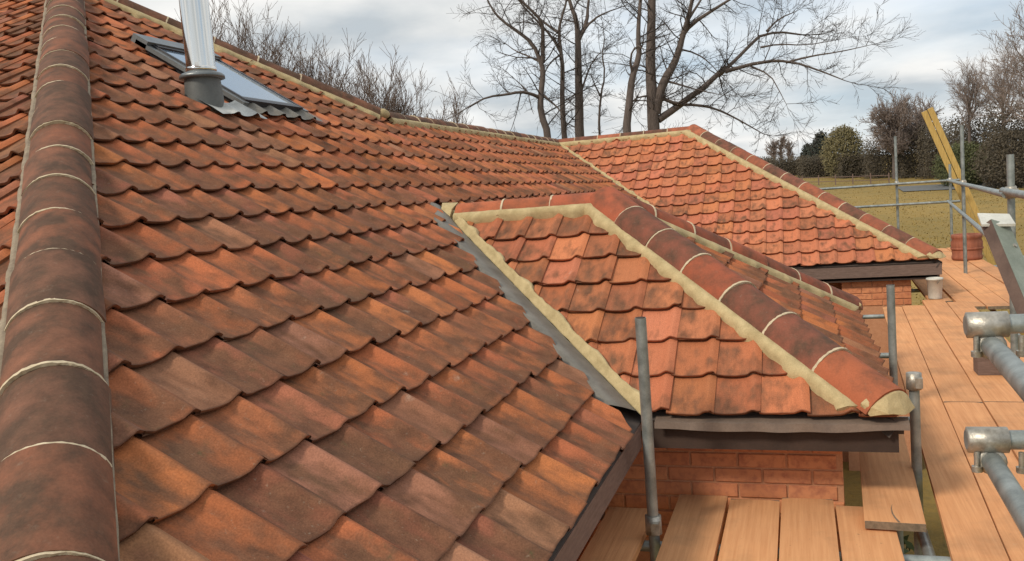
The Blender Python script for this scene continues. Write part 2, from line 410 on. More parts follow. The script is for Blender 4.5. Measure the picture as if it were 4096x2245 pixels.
def proj_area(M):
    """picture area (photo pixels) of the tile's exposed face, 0 when out of frame"""
    pts = []
    for c in ((0, 0, 0), (TW, 0, 0), (TW, GAUGE, 0), (0, GAUGE, 0)):
        w = M @ Vector(c); d = w.dot(fw)
        if d < 0.2: return 0
        pts.append((2048+CAM_F*w.dot(r2)/d, 1122-CAM_F*w.dot(u2)/d))
    cx = sum(p[0] for p in pts)/4; cy = sum(p[1] for p in pts)/4
    if not (-60 < cx < 4156 and -60 < cy < 2300): return 0
    a = 0
    for i in range(4): a += pts[i][0]*pts[(i+1) % 4][1] - pts[(i+1) % 4][0]*pts[i][1]
    return abs(a)/2

rc = random.Random(21)
def tone(style):
    r = rc.random()
    if style == 'old':                          # weathered brown with a few clean orange tiles
        if r < .08: c, a = (0.43, 0.145, 0.058), rc.uniform(.25, .5)
        elif r < .66: c, a = (0.385, 0.128, 0.056), rc.uniform(.52, .86)
        elif r < .78: c, a = (0.26, 0.100, 0.056), rc.uniform(.75, 1.0)
        elif r < .90: c, a = (0.325, 0.150, 0.088), rc.uniform(.35, .55)
        else: c, a = (0.33, 0.122, 0.070), rc.uniform(.65, .9)
    elif style == 'mid':
        if r < .6: c, a = (0.42, 0.148, 0.068), rc.uniform(.15, .45)
        else: c, a = (0.37, 0.130, 0.062), rc.uniform(.4, .7)
    else:                                       # newer, salmon orange
        if r < .75: c, a = (0.50, 0.178, 0.088), rc.uniform(-.1, .15)
        else: c, a = (0.42, 0.150, 0.078), rc.uniform(.15, .45)
    k = rc.uniform(.86, 1.14)
    return (c[0]*k, c[1]*k*rc.uniform(.93, 1.07), c[2]*k*rc.uniform(.9, 1.1), max(0.0, min(1, a+.2 if a < 0 else a)))

TILES = []      # (area, slope, matrix, geometry, variant or None, tone)
rj = random.Random(5)
def lay(slope, O, U, S, u0, u1, courses, planes_of, style, hidden=None, boost=1.0, skip=None):
    O, U, S = Vector(O), Vector(U), Vector(S); N = U.cross(S)
    for k in courses:
        dy = rj.uniform(-.006, .006)
        for i in range(math.floor(u0/TW), math.ceil(u1/TW)):
            a = rj.uniform(-.013, .013); tone_ = tone(style(k, i) if callable(style) else style); var = rj.randrange(NVAR)
            du, ds, dn, tilt = rj.uniform(-.005, .005), rj.uniform(-.011, .011)+dy, rj.uniform(-.002, .004), rj.uniform(-.006, .008)
            if rj.random() < .03: dn += .006; a *= 2
            P = O + U*(i*TW+du) + S*(k*GAUGE+ds) + N*dn
            c = P + U*TW*.5 + S*GAUGE*.5
            if skip and skip(c): continue
            Ua = U*math.cos(a) + S*math.sin(a); Sa = S*math.cos(a) - U*math.sin(a)
            Sb = (Sa + N*tilt).normalized(); Nb = Ua.cross(Sb)
            M = Matrix(((Ua.x, Sb.x, Nb.x, P.x), (Ua.y, Sb.y, Nb.y, P.y), (Ua.z, Sb.z, Nb.z, P.z), (0, 0, 0, 1)))
            g = cut_geo(GEO[var], M, planes_of(c))
            if g is None: continue
            g, whole = g
            ar = proj_area(M)*boost if not (hidden and hidden(c)) else 0
            TILES.append((ar, slope, M, g, var if whole else None, tone_))

def slope_sheet(name, pts, label, off=-0.055):
    pts = [Vector(p) for p in pts]; n = (pts[1]-pts[0]).cross(pts[2]-pts[0]).normalized()
    if n.z < 0: n = -n
    mb = MB(); m = len(pts); top = [p+n*off for p in pts]; bot = [p+n*(off-.09) for p in pts]
    mb.add(top+bot, [tuple(range(m)), tuple(range(2*m-1, m-1, -1))] + [(i, (i+1) % m, m+(i+1) % m, m+i) for i in range(m)])
    o = mb.build(name, M_UNDER, house); o['label'] = label
    return o
def hp(px, py, nx, ny, m):                     # half plane kept a margin m inside
    l = math.hypot(nx, ny); nx, ny = nx/l, ny/l
    return ((px+nx*m, py+ny*m), (nx, ny))
HM = .035; VM = .25                            # cut margins at hips and at the open valleys
# ---- main slope A
slopeA = slope_sheet('roof_slope', [(XL, YE, ZE), (XB, YE, ZE), (XB+WB, YW, ZW), (XJ, YW, ZW), (XA, YA, ZA)],
                     'weathered brown main roof slope with skylight and flue')
def planesA(c):
    P = [hp(XL, YE, 1, -QL, HM)]
    if c.x < XJ+.1:
        if c.y > YW-.6: P.append(hp(XR, YE, -1, -QR, HM))
    else:
        P.append(((0, YW-.03), (0, -1)))
    if c.y < YE+WC+.35:
        if c.x < XC+WC+.1:
            if c.y < YE+WC: P.append(hp(XC, YE, -1, 1, VM if c.y < YE+WC-.35 else .10))
        elif c.y < YE+WC-.1: P.append(hp(XC+2*WC, YE, 1, 1, .03))
    P.append(hp(XB, YE, -1, 1, .05))
    return P
SKY = (6.12, 6.99, 4.30, 5.19)                  # skylight: x0 x1 y0 y1 in plan
FLUE = Vector((5.66, 4.31, ZE+(4.31-YE)*T))
def skipA(c): return (SKY[0]+.05 < c.x < SKY[1]-.05 and SKY[2]+.05 < c.y < SKY[3]-.1)
def styleA(k, i):
    x = i*TW
    if x > 9 and rc.random() < .45: return 'mid'
    return 'mid' if (x > 5.5 and rc.random() < .35) else 'old'
lay(slopeA, (0, YE, ZE), (1, 0, 0), (0, CT, ST), XL-.3, XB+WB, range(0, 23), planesA, styleA,
    hidden=lambda c: (c.x > XC+WC-.4 and c.y < 2.6+.28*(c.x-6)), skip=skipA)
# ---- left slope D
cD, sD = 1/math.hypot(1, TD), TD/math.hypot(1, TD)
slopeD = slope_sheet('roof_slope', [(XL, YE, ZE), (XA, YA, ZA), (XA, YA+3, ZA), (XL, YA+6, ZE)], 'weathered end slope left of the near hip')
lay(slopeD, (XL, 0, ZE), (0, -1, 0), (cD, 0, sD), -(YA+2), -YE+.4, range(0, 24), lambda c: [hp(XL, YE, -1, QL, HM)], 'old')
# ---- small wing C
slopeC = slope_sheet('roof_slope', [(XC, YE, ZE), (XC, YC, ZE), (XC+WC, YC+WC, ZC), (XC+WC, YE+WC, ZC)], 'orange front slope of the small hipped wing')
lay(slopeC, (XC, 0, ZE), (0, -1, 0), (CT, 0, ST), -(YE+WC), -YC+.1, range(0, 8),
    lambda c: [hp(XC, YE, 1, -1, .02), hp(XC, YC, -1, 1, HM), ((XC+WC-.03, 0), (-1, 0))], lambda k, i: 'mid' if rc.random() < .75 else 'new', boost=1.6)
slopeCe = slope_sheet('roof_slope', [(XC, YC, ZE), (XC+2*WC, YC, ZE), (XC+WC, YC+WC, ZC)], 'dark brown hip end of the small wing')
lay(slopeCe, (0, YC, ZE), (1, 0, 0), (0, CT, ST), XC, XC+2*WC, range(0, 8),
    lambda c: [hp(XC, YC, 1, -1, HM), hp(XC+2*WC, YC, -1, -1, HM)], 'old', boost=.6)
slope_sheet('roof_slope', [(XC+2*WC, YC, ZE), (XC+2*WC, YE, ZE), (XC+WC, YE+WC, ZC), (XC+WC, YC+WC, ZC)], 'rear slope of the small wing')
# ---- far wing B
slopeB = slope_sheet('roof_slope', [(XB, YE, ZE), (XB, YB, ZE), (XB+WB, YB+WB, ZW), (XB+WB, YW, ZW)], 'bright orange slope of the far hipped wing')
lay(slopeB, (XB, 0, ZE), (0, -1, 0), (CT, 0, ST), -YW, -YB+.1, range(0, 15),
    lambda c: [hp(XB, YE, 1, -1, .02), hp(XB, YB, -1, 1, HM), ((XB+WB-.03, 0), (-1, 0))], 'new', boost=.5)
slopeBe = slope_sheet('roof_slope', [(XB, YB, ZE), (XB+2*WB, YB, ZE), (XB+WB, YB+WB, ZW)], 'hip end of the far wing')
lay(slopeBe, (0, YB, ZE), (1, 0, 0), (0, CT, ST), XB, XB+2*WB, range(0, 15),
    lambda c: [hp(XB, YB, 1, -1, HM), hp(XB+2*WB, YB, -1, -1, HM)], 'old', hidden=lambda c: True)
slope_sheet('roof_slope', [(XB+2*WB, YB, ZE), (XB+2*WB, YW+WB, ZE), (XB+WB, YW, ZW), (XB+WB, YB+WB, ZW)], 'rear slope of the far wing')
slope_sheet('roof_slope', [(XJ, YW, ZW), (XB+WB, YW, ZW), (XB+WB, YW+WB, ZE), (XR, YW+WB, ZE)], 'rear slope of the lower range')
slope_sheet('roof_slope', [(XA, YA, ZA), (XR, YE, ZE), (XR, YW+WB, ZE), (XA, YA+3, ZA)], 'far end slope of the main roof')

TILES.sort(key=lambda t: -t[0])
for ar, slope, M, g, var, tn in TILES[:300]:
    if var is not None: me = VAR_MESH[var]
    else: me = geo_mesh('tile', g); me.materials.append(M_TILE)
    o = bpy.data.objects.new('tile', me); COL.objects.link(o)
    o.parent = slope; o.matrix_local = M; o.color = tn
def join_tiles(items):
    V_, F_, U_, S_, C_ = [], [], [], [], []
    for ar, slope, M, g, var, tn in items:
        vs, fs, uv, sm = g; o = len(V_)
        V_ += [tuple(M @ Vector(v)) for v in vs]; U_ += uv; C_ += [tn]*len(vs)
        F_ += [tuple(i+o for i in f) for f in fs]; S_ += sm
    me = geo_mesh('roof_tiles', (V_, F_, U_, S_))
    ca = me.color_attributes.new(name='tone', type='FLOAT_COLOR', domain='POINT')
    ca.data.foreach_set('color', [x for c in C_ for x in c])
    o = link('roof_tiles', me, M_TILES, house); o['kind'] = 'stuff'; o['label'] = 'remaining smaller clay pantiles of the roof slopes'
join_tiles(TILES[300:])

# ------------------------------------------------------------------ hips and ridges
def arc_geo(L, R, H, n=14, th=.014, flare=0.0):
    """half round ridge tile along +x from 0 to L; half width R, rise H, springing at z=0"""
    vs, fs = [], []; r0 = (R*R+H*H)/(2*H); a0 = math.asin(min(1, R/r0)); zc = H-r0
    def ring(x, dr): return [(x, (r0+dr)*math.sin(-a0+2*a0*i/n), zc+(r0+dr)*math.cos(-a0+2*a0*i/n)) for i in range(n+1)]
    A, B = ring(0, flare), ring(L, 0); A2, B2 = ring(0, flare-th), ring(L, -th); m = n+1
    return A+B+A2+B2+A+A2+B+B2, ([(i, m+i, m+i+1, i+1) for i in range(n)] + [(2*m+i, 2*m+i+1, 3*m+i+1, 3*m+i) for i in range(n)] +
            [(4*m+i, 4*m+i+1, 5*m+i+1, 5*m+i) for i in range(n)] + [(6*m+i, 7*m+i, 7*m+i+1, 6*m+i+1) for i in range(n)]), [True]*2*n+[False]*2*n
def arc_mesh(name, L, R, H, mat, flare=0.0, th=.014, n=14, rag=0.0):
    vs, fs, sm = arc_geo(L, R, H, n, th, flare)
    if rag: vs = [(x+rag*noise.noise(Vector((y*60, z*60, x*200))), y, z+rag*.35*noise.noise(Vector((y*80, z*30, 4)))) for x, y, z in vs]
    me = bpy.data.meshes.new(name); me.from_pydata(vs, [], fs); me.update(); me.polygons.foreach_set('use_smooth', sm); me.materials.append(mat)
    return me
rr = random.Random(3)
RIDGE_TONES = {'dark': [((.25, .105, .062), .68), ((.28, .108, .060), .62), ((.23, .105, .066), .76)],
               'red': [((.36, .10, .052), .2), ((.39, .118, .056), .12), ((.31, .09, .052), .4), ((.25, .082, .052), .58)],
               'mix': [((.33, .105, .06), .35), ((.25, .09, .06), .6), ((.37, .12, .065), .2)]}
def hip_line(P0, P1, spring, R, H, step, tones, mortar, beds, name, label, start=0.0, jm=M_POINT, seq=None, jw=.015, endcap=False):
    """P0 foot, P1 head; beds: list of (side normal dir in slope, slope normal, width)"""
    P0, P1 = Vector(P0), Vector(P1); X = (P1-P0).normalized(); Lg = (P1-P0).length
    Y = Vector((0, 0, 1)).cross(X).normalized(); Z = X.cross(Y)
    mb = MB(); nb = max(2, int(Lg/.03))
    for (D, N, w, dep) in beds:                 # lumpy mortar fillets on both sides
        D = D - X*D.dot(X); D = (D - N*D.dot(N)).normalized(); rows = []; q = rr.uniform(0, 50)
        for i in range(nb+1):
            s0_ = start*(1.0 if endcap else .5); s = s0_ + (Lg-s0_)*i/nb; c = P0 + X*s
            n1_ = noise.noise(Vector((s*3.1, q, 0))); n2_ = noise.noise(Vector((s*9.0, q, 5)))
            ww = w*(1+.22*n1_+.18*n2_ + .45*max(0.0, math.sin(s*2*math.pi/.42+q))**2)
            n3_ = noise.noise(Vector((s*31.0, q, 9))); ww += .010*n3_*min(1, w/.05); hh = (.006*n2_+.004*n3_)*min(1, w/.05)
            lim = lambda q_: q_ + X*max(0.0, (ZE+.012-q_.z)/X.z) if X.z > .05 else q_
            c0_, c1_, c2_, c3_, c4_ = (lim(c+D*d_) for d_ in (R*.80, R*.96, R+ww*.5, R+ww, R+ww+.010))
            rows.append([c0_+N*(.012), c1_+N*(.044+dep+hh*.5), c2_+N*(.042+dep+hh), c3_+N*(.020+dep+hh*.5), c4_-N*.03])
        m = 5
        mb.add([v for r_ in rows for v in r_], [(i*m+j, (i+1)*m+j, (i+1)*m+j+1, i*m+j+1) for i in range(nb) for j in range(m-1)], True)
        mb.add(rows[0], [(0, 1, 2, 3, 4)])
    if endcap:                                  # solid wedge of mortar closing the foot of the hip
        n = 12; r0 = (R*R+H*H)/(2*H); a0 = math.asin(min(1, R/r0)); zc = H-r0; bm = bmesh.new()
        for dx, sc in ((0.05, .95), (-.012, .93)):
            for i in range(n+1):
                bm.verts.new(P0 + X*(start+dx) + Y*(r0*sc*math.sin(-a0+2*a0*i/n)) + Z*(spring+zc+r0*sc*math.cos(-a0+2*a0*i/n)))
        for fx, fy, fz in ((.02, -.10, .012), (.02, .10, .012), (-.005, 0, .006), (.14, -.17, .012), (.14, .17, .012)):
            bm.verts.new(P0 + X*fx + Y*fy + Vector((0, 0, fz)))
        bmesh.ops.convex_hull(bm, input=bm.verts[:]); bmesh.ops.subdivide_edges(bm, edges=[e for e in bm.edges if e.calc_length() > .05], cuts=2, use_grid_fill=True); bmesh.ops.triangulate(bm, faces=bm.faces[:])
        for v in bm.verts: v.co += Vector((1, 1, 1))*(.004*noise.noise(v.co*25))
        bm.verts.ensure_lookup_table(); bm.verts.index_update()
        mb.add([v.co.copy() for v in bm.verts], [tuple(v.index for v in f.verts) for f in bm.faces if len(f.verts) > 2], False); bm.free()
    par = mb.build(name, mortar, house); par['label'] = label
    nt = max(1, int((Lg-start)/step)); step = (Lg-start)/nt
    me = [arc_mesh('ridge_tile', step-jw*.6, R*k, H*k, M_RIDGE, flare=fl) for k, fl in ((1, 0), (1.015, .002), (.985, -.001))]
    jns = [arc_mesh('mortar_joint', jw, R*1.012, H*1.03+.003+.0002*k, jm, th=.02, n=30, rag=.0045+.001*k) for k in range(3)]
    for i in range(nt):
        a = rr.uniform(-.020, .020); b = rr.uniform(-.014, .014)
        Xa = (X + Y*a + Z*b).normalized(); Ya = (Y - Xa*Y.dot(Xa)).normalized(); Za = Xa.cross(Ya)
        p = P0 + X*(start+i*step) + Z*(spring+rr.uniform(-.004, .007)) + Y*rr.uniform(-.007, .007)
        o = bpy.data.objects.new('ridge_tile', me[rr.randrange(3)]); COL.objects.link(o); o.parent = par
        o.matrix_local = Matrix(((Xa.x, Ya.x, Za.x, p.x), (Xa.y, Ya.y, Za.y, p.y), (Xa.z, Ya.z, Za.z, p.z), (0, 0, 0, 1)))
        c, al = RIDGE_TONES[tones][seq[i % len(seq)] if seq else rr.randrange(len(RIDGE_TONES[tones]))]
        k = rr.uniform(.88, 1.12); o.color = (c[0]*k, c[1]*k, c[2]*k, al+rr.uniform(-.08, .08))
        if i > 0:
            p = P0 + X*(start+i*step-jw*.75) + Z*spring
            o = bpy.data.objects.new('mortar_joint', jns[i % 3]); COL.objects.link(o); o.parent = par
            a = rr.uniform(-.03, .03); Xa = (X + Y*a).normalized(); Ya = Z.cross(Xa)
            o.matrix_local = Matrix(((Xa.x, Ya.x, Z.x, p.x), (Xa.y, Ya.y, Z.y, p.y), (Xa.z, Ya.z, Z.z, p.z), (0, 0, 0, 1)))
    return par
NA = Vector((0, -ST, CT)); NF = Vector((-ST, 0, CT)); ND = Vector((-sD, 0, cD)); NR = Vector((ST, 0, CT)); NBk = Vector((0, ST, CT))
dX, dY = Vector((1, 0, 0)), Vector((0, 1, 0))
# near hip, between D and A
hip_line((XL, YE, ZE), (XA, YA, ZA), -.040, .152, .113, .405, 'dark', M_MORTAR_OLD,
         [(Vector((QL, -1, 0))*.5+dX*.5 if False else Vector((1, -1, 0)), NA, .008, -.012), (Vector((-1, 1, 0)), ND, .02, -.01)],
         'hip', 'weathered brown half-round hip rising at the left of the picture', start=.02, jw=.012)
# far hip of the main roof
hip_line((XJ, YW, ZW), (XA, YA, ZA), -.025, .140, .108, .42, 'dark', M_MORTAR, [(Vector((-1, -1, 0)), NA, .075, 0), (Vector((1, 1, 0)), NR, .06, 0)],
         'hip', 'hip with cream mortar behind the skylight')
# lower ridge
hip_line((XJ+.1, YW, ZW), (XB+WB, YW, ZW), -.050, .140, .105, .42, 'dark', M_MORTAR, [(-dY, NA, .05, 0), (dY, NBk, .05, 0)],
         'ridge', 'low ridge running to the far wing')
# far wing
hip_line((XB+WB, YW, ZW), (XB+WB, YB+WB, ZW), -.055, .135, .095, .42, 'mix', M_MORTAR, [(-dX, NF, .06, 0), (dX, NR, .06, 0)], 'ridge', 'ridge of the far wing in front of the bare trees')
hip_line((XB, YB, ZE), (XB+WB, YB+WB, ZW), -.03, .140, .105, .43, 'mix', M_MORTAR, [(Vector((-1, 1, 0)), NF, .070, 0), (Vector((1, -1, 0)), NA, .05, 0)],
         'hip', 'long hip of the far wing edged with cream mortar', start=.10, endcap=True)
hip_line((XB+2*WB, YB, ZE), (XB+WB, YB+WB, ZW), -.03, .140, .105, .43, 'mix', M_MORTAR, [(Vector((-1, -1, 0)), NA, .06, 0), (Vector((1, 1, 0)), NR, .06, 0)],
         'hip', 'rear hip of the far wing')
# small wing
hip_line((XC+WC, YE+WC-.12, ZC), (XC+WC, YC+WC, ZC), -.05, .135, .100, .40, 'red', M_MORTAR, [(-dX, NF, .045, .004), (dX, NR, .06, 0)], 'ridge',
         'short red ridge of the small wing', seq=[1, 1, 0, 1], jw=.015)
hip_line((XC, YC, ZE), (XC+WC, YC+WC, ZC), -.030, .160, .126, .375, 'red', M_MORTAR, [(Vector((-1, 1, 0)), NF, .050, .002), (Vector((1, -1, 0)), NA, .012, -.01)],
         'hip', 'near hip of the small wing, red and charred tiles in thick cream mortar', start=.10, seq=[1, 3, 3, 0, 3, 3, 0, 2], jw=.015, endcap=True)
hip_line((XC+2*WC, YC, ZE), (XC+WC, YC+WC, ZC), -.030, .160, .126, .375, 'red', M_MORTAR, [(Vector((-1, -1, 0)), NA, .06, .006), (Vector((1, 1, 0)), NR, .05, 0)],
         'hip', 'rear hip of the small wing', start=.10, seq=[3, 2, 2, 0, 2, 0, 2], jw=.015, endcap=True)
# mortar plug closing the ridge of the small wing against the main slope
def lump(name, c, r, mat, par, seed=0, sub=2):
    bm = bmesh.new(); bmesh.ops.create_icosphere(bm, subdivisions=sub, radius=1)
    for v in bm.verts:
        k = 1+.16*noise.noise(v.co*1.7+Vector((seed, 0, 0))); v.co = Vector((v.co.x*r[0]*k, v.co.y*r[1]*k, v.co.z*r[2]*k))+Vector(c)
    for f in bm.faces: f.smooth = True
    me = bpy.data.meshes.new(name); bm.to_mesh(me); bm.free()
    return link(name, me, mat, par)
plug = MB()
px, py = XC+WC, YE+WC-.10
ring0 = [(px-.17, py+.02, ZC-.10), (px-.12, py, ZC+.005), (px, py-.01, ZC+.055), (px+.13, py, ZC), (px+.18, py+.02, ZC-.1)]
ring1 = [(px-.20, py+.07, ZC-.10), (px-.10, py+.10, ZC+.02), (px, py+.13, ZC+.062), (px+.1, py+.10, ZC+.02), (px+.2, py+.07, ZC-.1)]
plug.add(ring0+ring1, [(i, i+1, 6+i, 5+i) for i in range(4)], True); plug.add(ring0, [(4, 3, 2, 1, 0)])
plug.build('mortar_plug', M_MORTAR, house)

# ---- valleys: grey lead and a cream mortar fillet
def valley(P0, P1, label, wl0=.29, mort=True, lead=True):
    P0, P1 = Vector(P0), Vector(P1); X = (P1-P0).normalized(); L = (P1-P0).length
    DA = Vector((-1, 1, 0)); DA = (DA-X*DA.dot(X)).normalized(); DA = (DA - NA*DA.dot(NA)).normalized()
    DC = Vector((1, -1, 0)); DC = (DC - NF*DC.dot(NF)); DC = (DC-X*DC.dot(X)).normalized()
    n = int(L/.05)
    if lead:
        mb = MB(); rows = []
        for i in range(n+1):
            s = (L+.06)*i/n; c = P0+X*s; e = .012*noise.noise(Vector((s*5, 1, 0))); wl_ = wl0*max(.45, min(1, (L+.10-s)/.45))
            rows.append([c-NA*.03, c+DA*(wl_*.28)+NA*.004, c+DA*(wl_*.65+e)+NA*.010, c+DA*(wl_+e*2)+NA*(.008+.3*e), c+DA*(wl_+.012+e*2)-NA*.03])
        mb.add([v for r_ in rows for v in r_], [(i*5+j, i*5+j+1, (i+1)*5+j+1, (i+1)*5+j) for i in range(n) for j in range(4)], True)
        o = mb.build('valley_lead', M_LEAD, house); o['label'] = label
    if mort:
        mb = MB(); rows = []
        for i in range(n+1):
            s = L*i/n; c = P0+X*s; a = noise.noise(Vector((s*4, 7, 0))); b = noise.noise(Vector((s*11, 9, 0)))
            ww = .036+.016*a+.015*b+.026*max(0, math.sin(s*2*math.pi/.47))**3
            rows.append([c+DA*(.020+.014*b)-NA*.02, c+DA*.008+NA*(.026+.008*b), c+DC*.028+NF*(.042+.008*a), c+DC*ww+NF*(.030+.008*b), c+DC*(ww+.02)-NF*.03])
        mb.add([v for r_ in rows for v in r_], [(i*5+j, i*5+j+1, (i+1)*5+j+1, (i+1)*5+j) for i in range(n) for j in range(4)], True)
        o = mb.build('valley_mortar', M_MORTAR, house); o['label'] = 'cream mortar along ' + label
valley((XC, YE, ZE), (XC+WC, YE+WC, ZC), 'the grey valley beside the small wing')
valley((XB, YE, ZE), (XB+WB, YW, ZW), 'the far valley', wl0=.06)

# ------------------------------------------------------------------ eaves, walls, bricks
def solid(name, c, d, mat, label=None, par=None):
    mb = MB(); mb.box(c, d); o = mb.build(name, mat, par or house)
    if label: o['label'] = label
    return o
OV = .30
FZ = ZE-.055
# main eave
solid('fascia', ((XL+XC)/2, YE+.045, FZ-.066), ((XC-XL)/2-.02, .016, .066), M_FASCIA, 'brown fascia under the main eave')
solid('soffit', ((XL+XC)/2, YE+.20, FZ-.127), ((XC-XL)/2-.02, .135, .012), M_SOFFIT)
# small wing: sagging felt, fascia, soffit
felt = MB(); n = 40; rows = []
for i in range(n+1):
    f = i/n; y = YE-.05 + (YC-.02-(YE-.05))*f
    sag = .018*math.sin(f*math.pi*1.1)+.010*noise.noise(Vector((f*6, 2, 0)))
    rows.append([(XC+.06, y, FZ+.03), (XC-.022, y, FZ+.010+.003*math.sin(f*33)), (XC-.030+.01*noise.noise(Vector((f*9, 4, 0))), y, FZ-.022-sag*.8), (XC-.010, y, FZ-.024-sag*.8)])
felt.add([v for r_ in rows for v in r_], [(i*4+j, i*4+j+1, (i+1)*4+j+1, (i+1)*4+j) for i in range(n) for j in range(3)], False)
felt.build('eave_felt', M_FELT, house)['label'] = 'brown felt sagging below the small wing eave'
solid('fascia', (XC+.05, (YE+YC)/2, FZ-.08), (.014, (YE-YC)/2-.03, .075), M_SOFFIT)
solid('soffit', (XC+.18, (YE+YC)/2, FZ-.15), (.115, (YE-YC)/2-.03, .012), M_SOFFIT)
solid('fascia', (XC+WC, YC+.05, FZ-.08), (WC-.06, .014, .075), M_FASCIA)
# far wing fascia
solid('fascia', (XB+.03, (YE+YB)/2, FZ-.088), (.02, (YE-YB)/2-.01, .078), M_FASCIA, 'purple brown fascia of the far wing')
solid('soffit', (XB+.20, (YE+YB)/2, FZ-.215), (.15, (YE-YB)/2-.03, .012), M_SOFFIT)
solid('fascia', (XB+WB, YB+.05, FZ-.11), (WB-.06, .014, .10), M_FASCIA)

def brick_wall(name, label, O, D, Nn, L, z0, z1, bl=.262, bh=.079, j=.0125, thick=.11, build_z0=None, first=0.0):
    """wall core with real bricks on its outer face; O start corner, D run, Nn outward"""
    O, D, Nn = Vector(O), Vector(D), Vector(Nn); core = MB()
    zl = GZ-.3
    core.box(O + D*(L/2) - Nn*(thick/2+.006) + Vector((0, 0, (z1+zl)/2-O.z)), (L/2, thick/2, (z1-zl)/2), (D, Nn, Vector((0, 0, 1))))
    w = core.build(name, M_BRICK_JOINT, house); w['label'] = label
    meshes = {}
    zb = z1-bh/2-.004; k = 0; rb = random.Random(int(L*100))
    while zb > (build_z0 if build_z0 is not None else z0):
        s = -first if k % 2 else -first-(bl+j)/2
        while s < L:
            a, b = max(0, s), min(L, s+bl)
            if b-a > .03:
                key = round(b-a, 3)
                if key not in meshes:
                    bm = bmesh.new(); bmesh.ops.create_cube(bm, size=1)
                    for v in bm.verts: v.co = Vector((v.co.x*(b-a), v.co.y*.03, v.co.z*bh))
                    bmesh.ops.bevel(bm, geom=bm.edges[:], offset=.004, segments=1, affect='EDGES')
                    me = bpy.data.meshes.new('brick'); bm.to_mesh(me); bm.free(); me.materials.append(M_BRICK); meshes[key] = me
                o = bpy.data.objects.new('brick', meshes[key]); COL.objects.link(o); o.parent = w
                p = O + D*((a+b)/2) + Nn*(-.010+rb.uniform(-.002, .002)); p.z = zb
                o.matrix_local = Matrix(((D.x, Nn.x, 0, p.x), (D.y, Nn.y, 0, p.y), (0, 0, 1, p.z), (0, 0, 0, 1)))
            s += bl+j
        zb -= bh+j; k += 1
    return w
DECK = -1.80
brick_wall('wall', 'orange brick wall under the small wing eave', (XC+OV, YE+.35, 0), (0, -1, 0), (-1, 0, 0), YE+.35-(YC+OV), DECK-.1, FZ-.165, build_z0=DECK-.35)
brick_wall('wall', 'side wall of the small wing', (XC+OV+.12, YC+OV, 0), (1, 0, 0), (0, -1, 0), 2*WC-2*OV-.2, DECK, FZ-.165, build_z0=DECK-.1)
brick_wall('wall', 'shaded brick wall behind the main eave', (XL+.3, YE+.34, 0), (1, 0, 0), (0, -1, 0), XC+OV-XL-.45, DECK, FZ-.18, build_z0=DECK-.35)
brick_wall('wall', 'red brick pier under the far wing', (XB+.16, -.55, 0), (0, -1, 0), (-1, 0, 0), .92, DECK, FZ-.235, build_z0=DECK-.15)
solid('wall', (XB+2.2, .2, (FZ-.24+GZ)/2), (1.6, 1.2, (FZ-.24-GZ)/2), M_BRICK_JOINT, 'plain inner wall of the far wing')
solid('wall', ((XL+XB)/2+1.0, YE+2.9, (FZ-.2+GZ)/2), ((XB-XL)/2, 2.3, (FZ-.2-GZ)/2), M_BRICK_JOINT, 'inner wall below the main roof')
solid('post', (XB+.16, YB+.10, (FZ-.225+DECK-.2)/2), (.035, .035, (FZ-.225-DECK+.2)/2), M_FASCIA, 'dark timber post at the far wing corner')

# ------------------------------------------------------------------ skylight and flue on the main slope
def onA(x, y, n=0.0): return Vector((x, y, ZE+(y-YE)*T)) + NA*n
def a_box(mb, x0, x1, y0, y1, n0, n1_):
    vs = [onA(x, y, n) for x in (x0, x1) for y in (y0, y1) for n in (n0, n1_)]
    mb.add(vs, [(0, 1, 3, 2), (4, 6, 7, 5), (0, 4, 5, 1), (2, 3, 7, 6), (0, 2, 6, 4), (1, 5, 7, 3)])
x0, x1, y0, y1 = SKY
mb = MB(); fr = .028
a_box(mb, x0, x0+fr, y0, y1, -.05, .080); a_box(mb, x1-fr, x1, y0, y1, -.05, .080)
a_box(mb, x0+fr, x1-fr, y0, y0+.05, -.05, .078); a_box(mb, x0+fr, x1-fr, y1-.06, y1, -.05, .088)
skl = mb.build('skylight', M_SOOT, house); skl['label'] = 'roof window with dark frame and reflected sky blue tinted into its glossy pane'
mb = MB(); a_box(mb, x0+fr, x1-fr, y0+.05, y1-.06, .035, .072); mb.build('pane', M_GLASS, skl)
for a, b, c, d, h in ((x0-.06, x0+.012, y0-.03, y1+.08, .066), (x1-.012, x1+.05, y0-.03, y1+.08, .066), (x0-.06, x1+.05, y1-.02, y1+.12, .100)):
    mb = MB(); a_box(mb, a, b, c, d, .030, h); mb.build('flashing', M_GREY_FRAME, skl)
mb = MB(); a_box(mb, x0+.04, x1-.04, y0+.05, y0+.062, .072, .077); a_box(mb, x1-.11, x1-.095, y0+.062, y1-.07, .072, .078); mb.build('glazing_bar', M_GREY_FRAME, skl)
def drape(x0_, x1_, ya, yb, lift, mat, name, par, wav=1.0, ragged=.02):
    mb = MB(); nx = max(8, int((x1_-x0_)/.025)); ny = 6; vs = []
    for j in range(ny+1):
        for i in range(nx+1):
            x = x0_+(x1_-x0_)*i/nx; e = ragged*noise.noise(Vector((x*7, 3, 0))) if j == 0 else 0
            y = ya+e+(yb-ya)*j/ny
            vs.append(onA(x, y, lift + prof(x/TW)*wav + .004*noise.noise(Vector((x*9, y*9, 0)))))
    m = nx+1
    mb.add(vs, [(j*m+i, j*m+i+1, (j+1)*m+i+1, (j+1)*m+i) for j in range(ny) for i in range(nx)], True)
    return mb.build(name, mat, par)
drape(x0-.02, x1+.16, y0-.13, y0+.03, .030, M_LEAD, 'apron', skl)
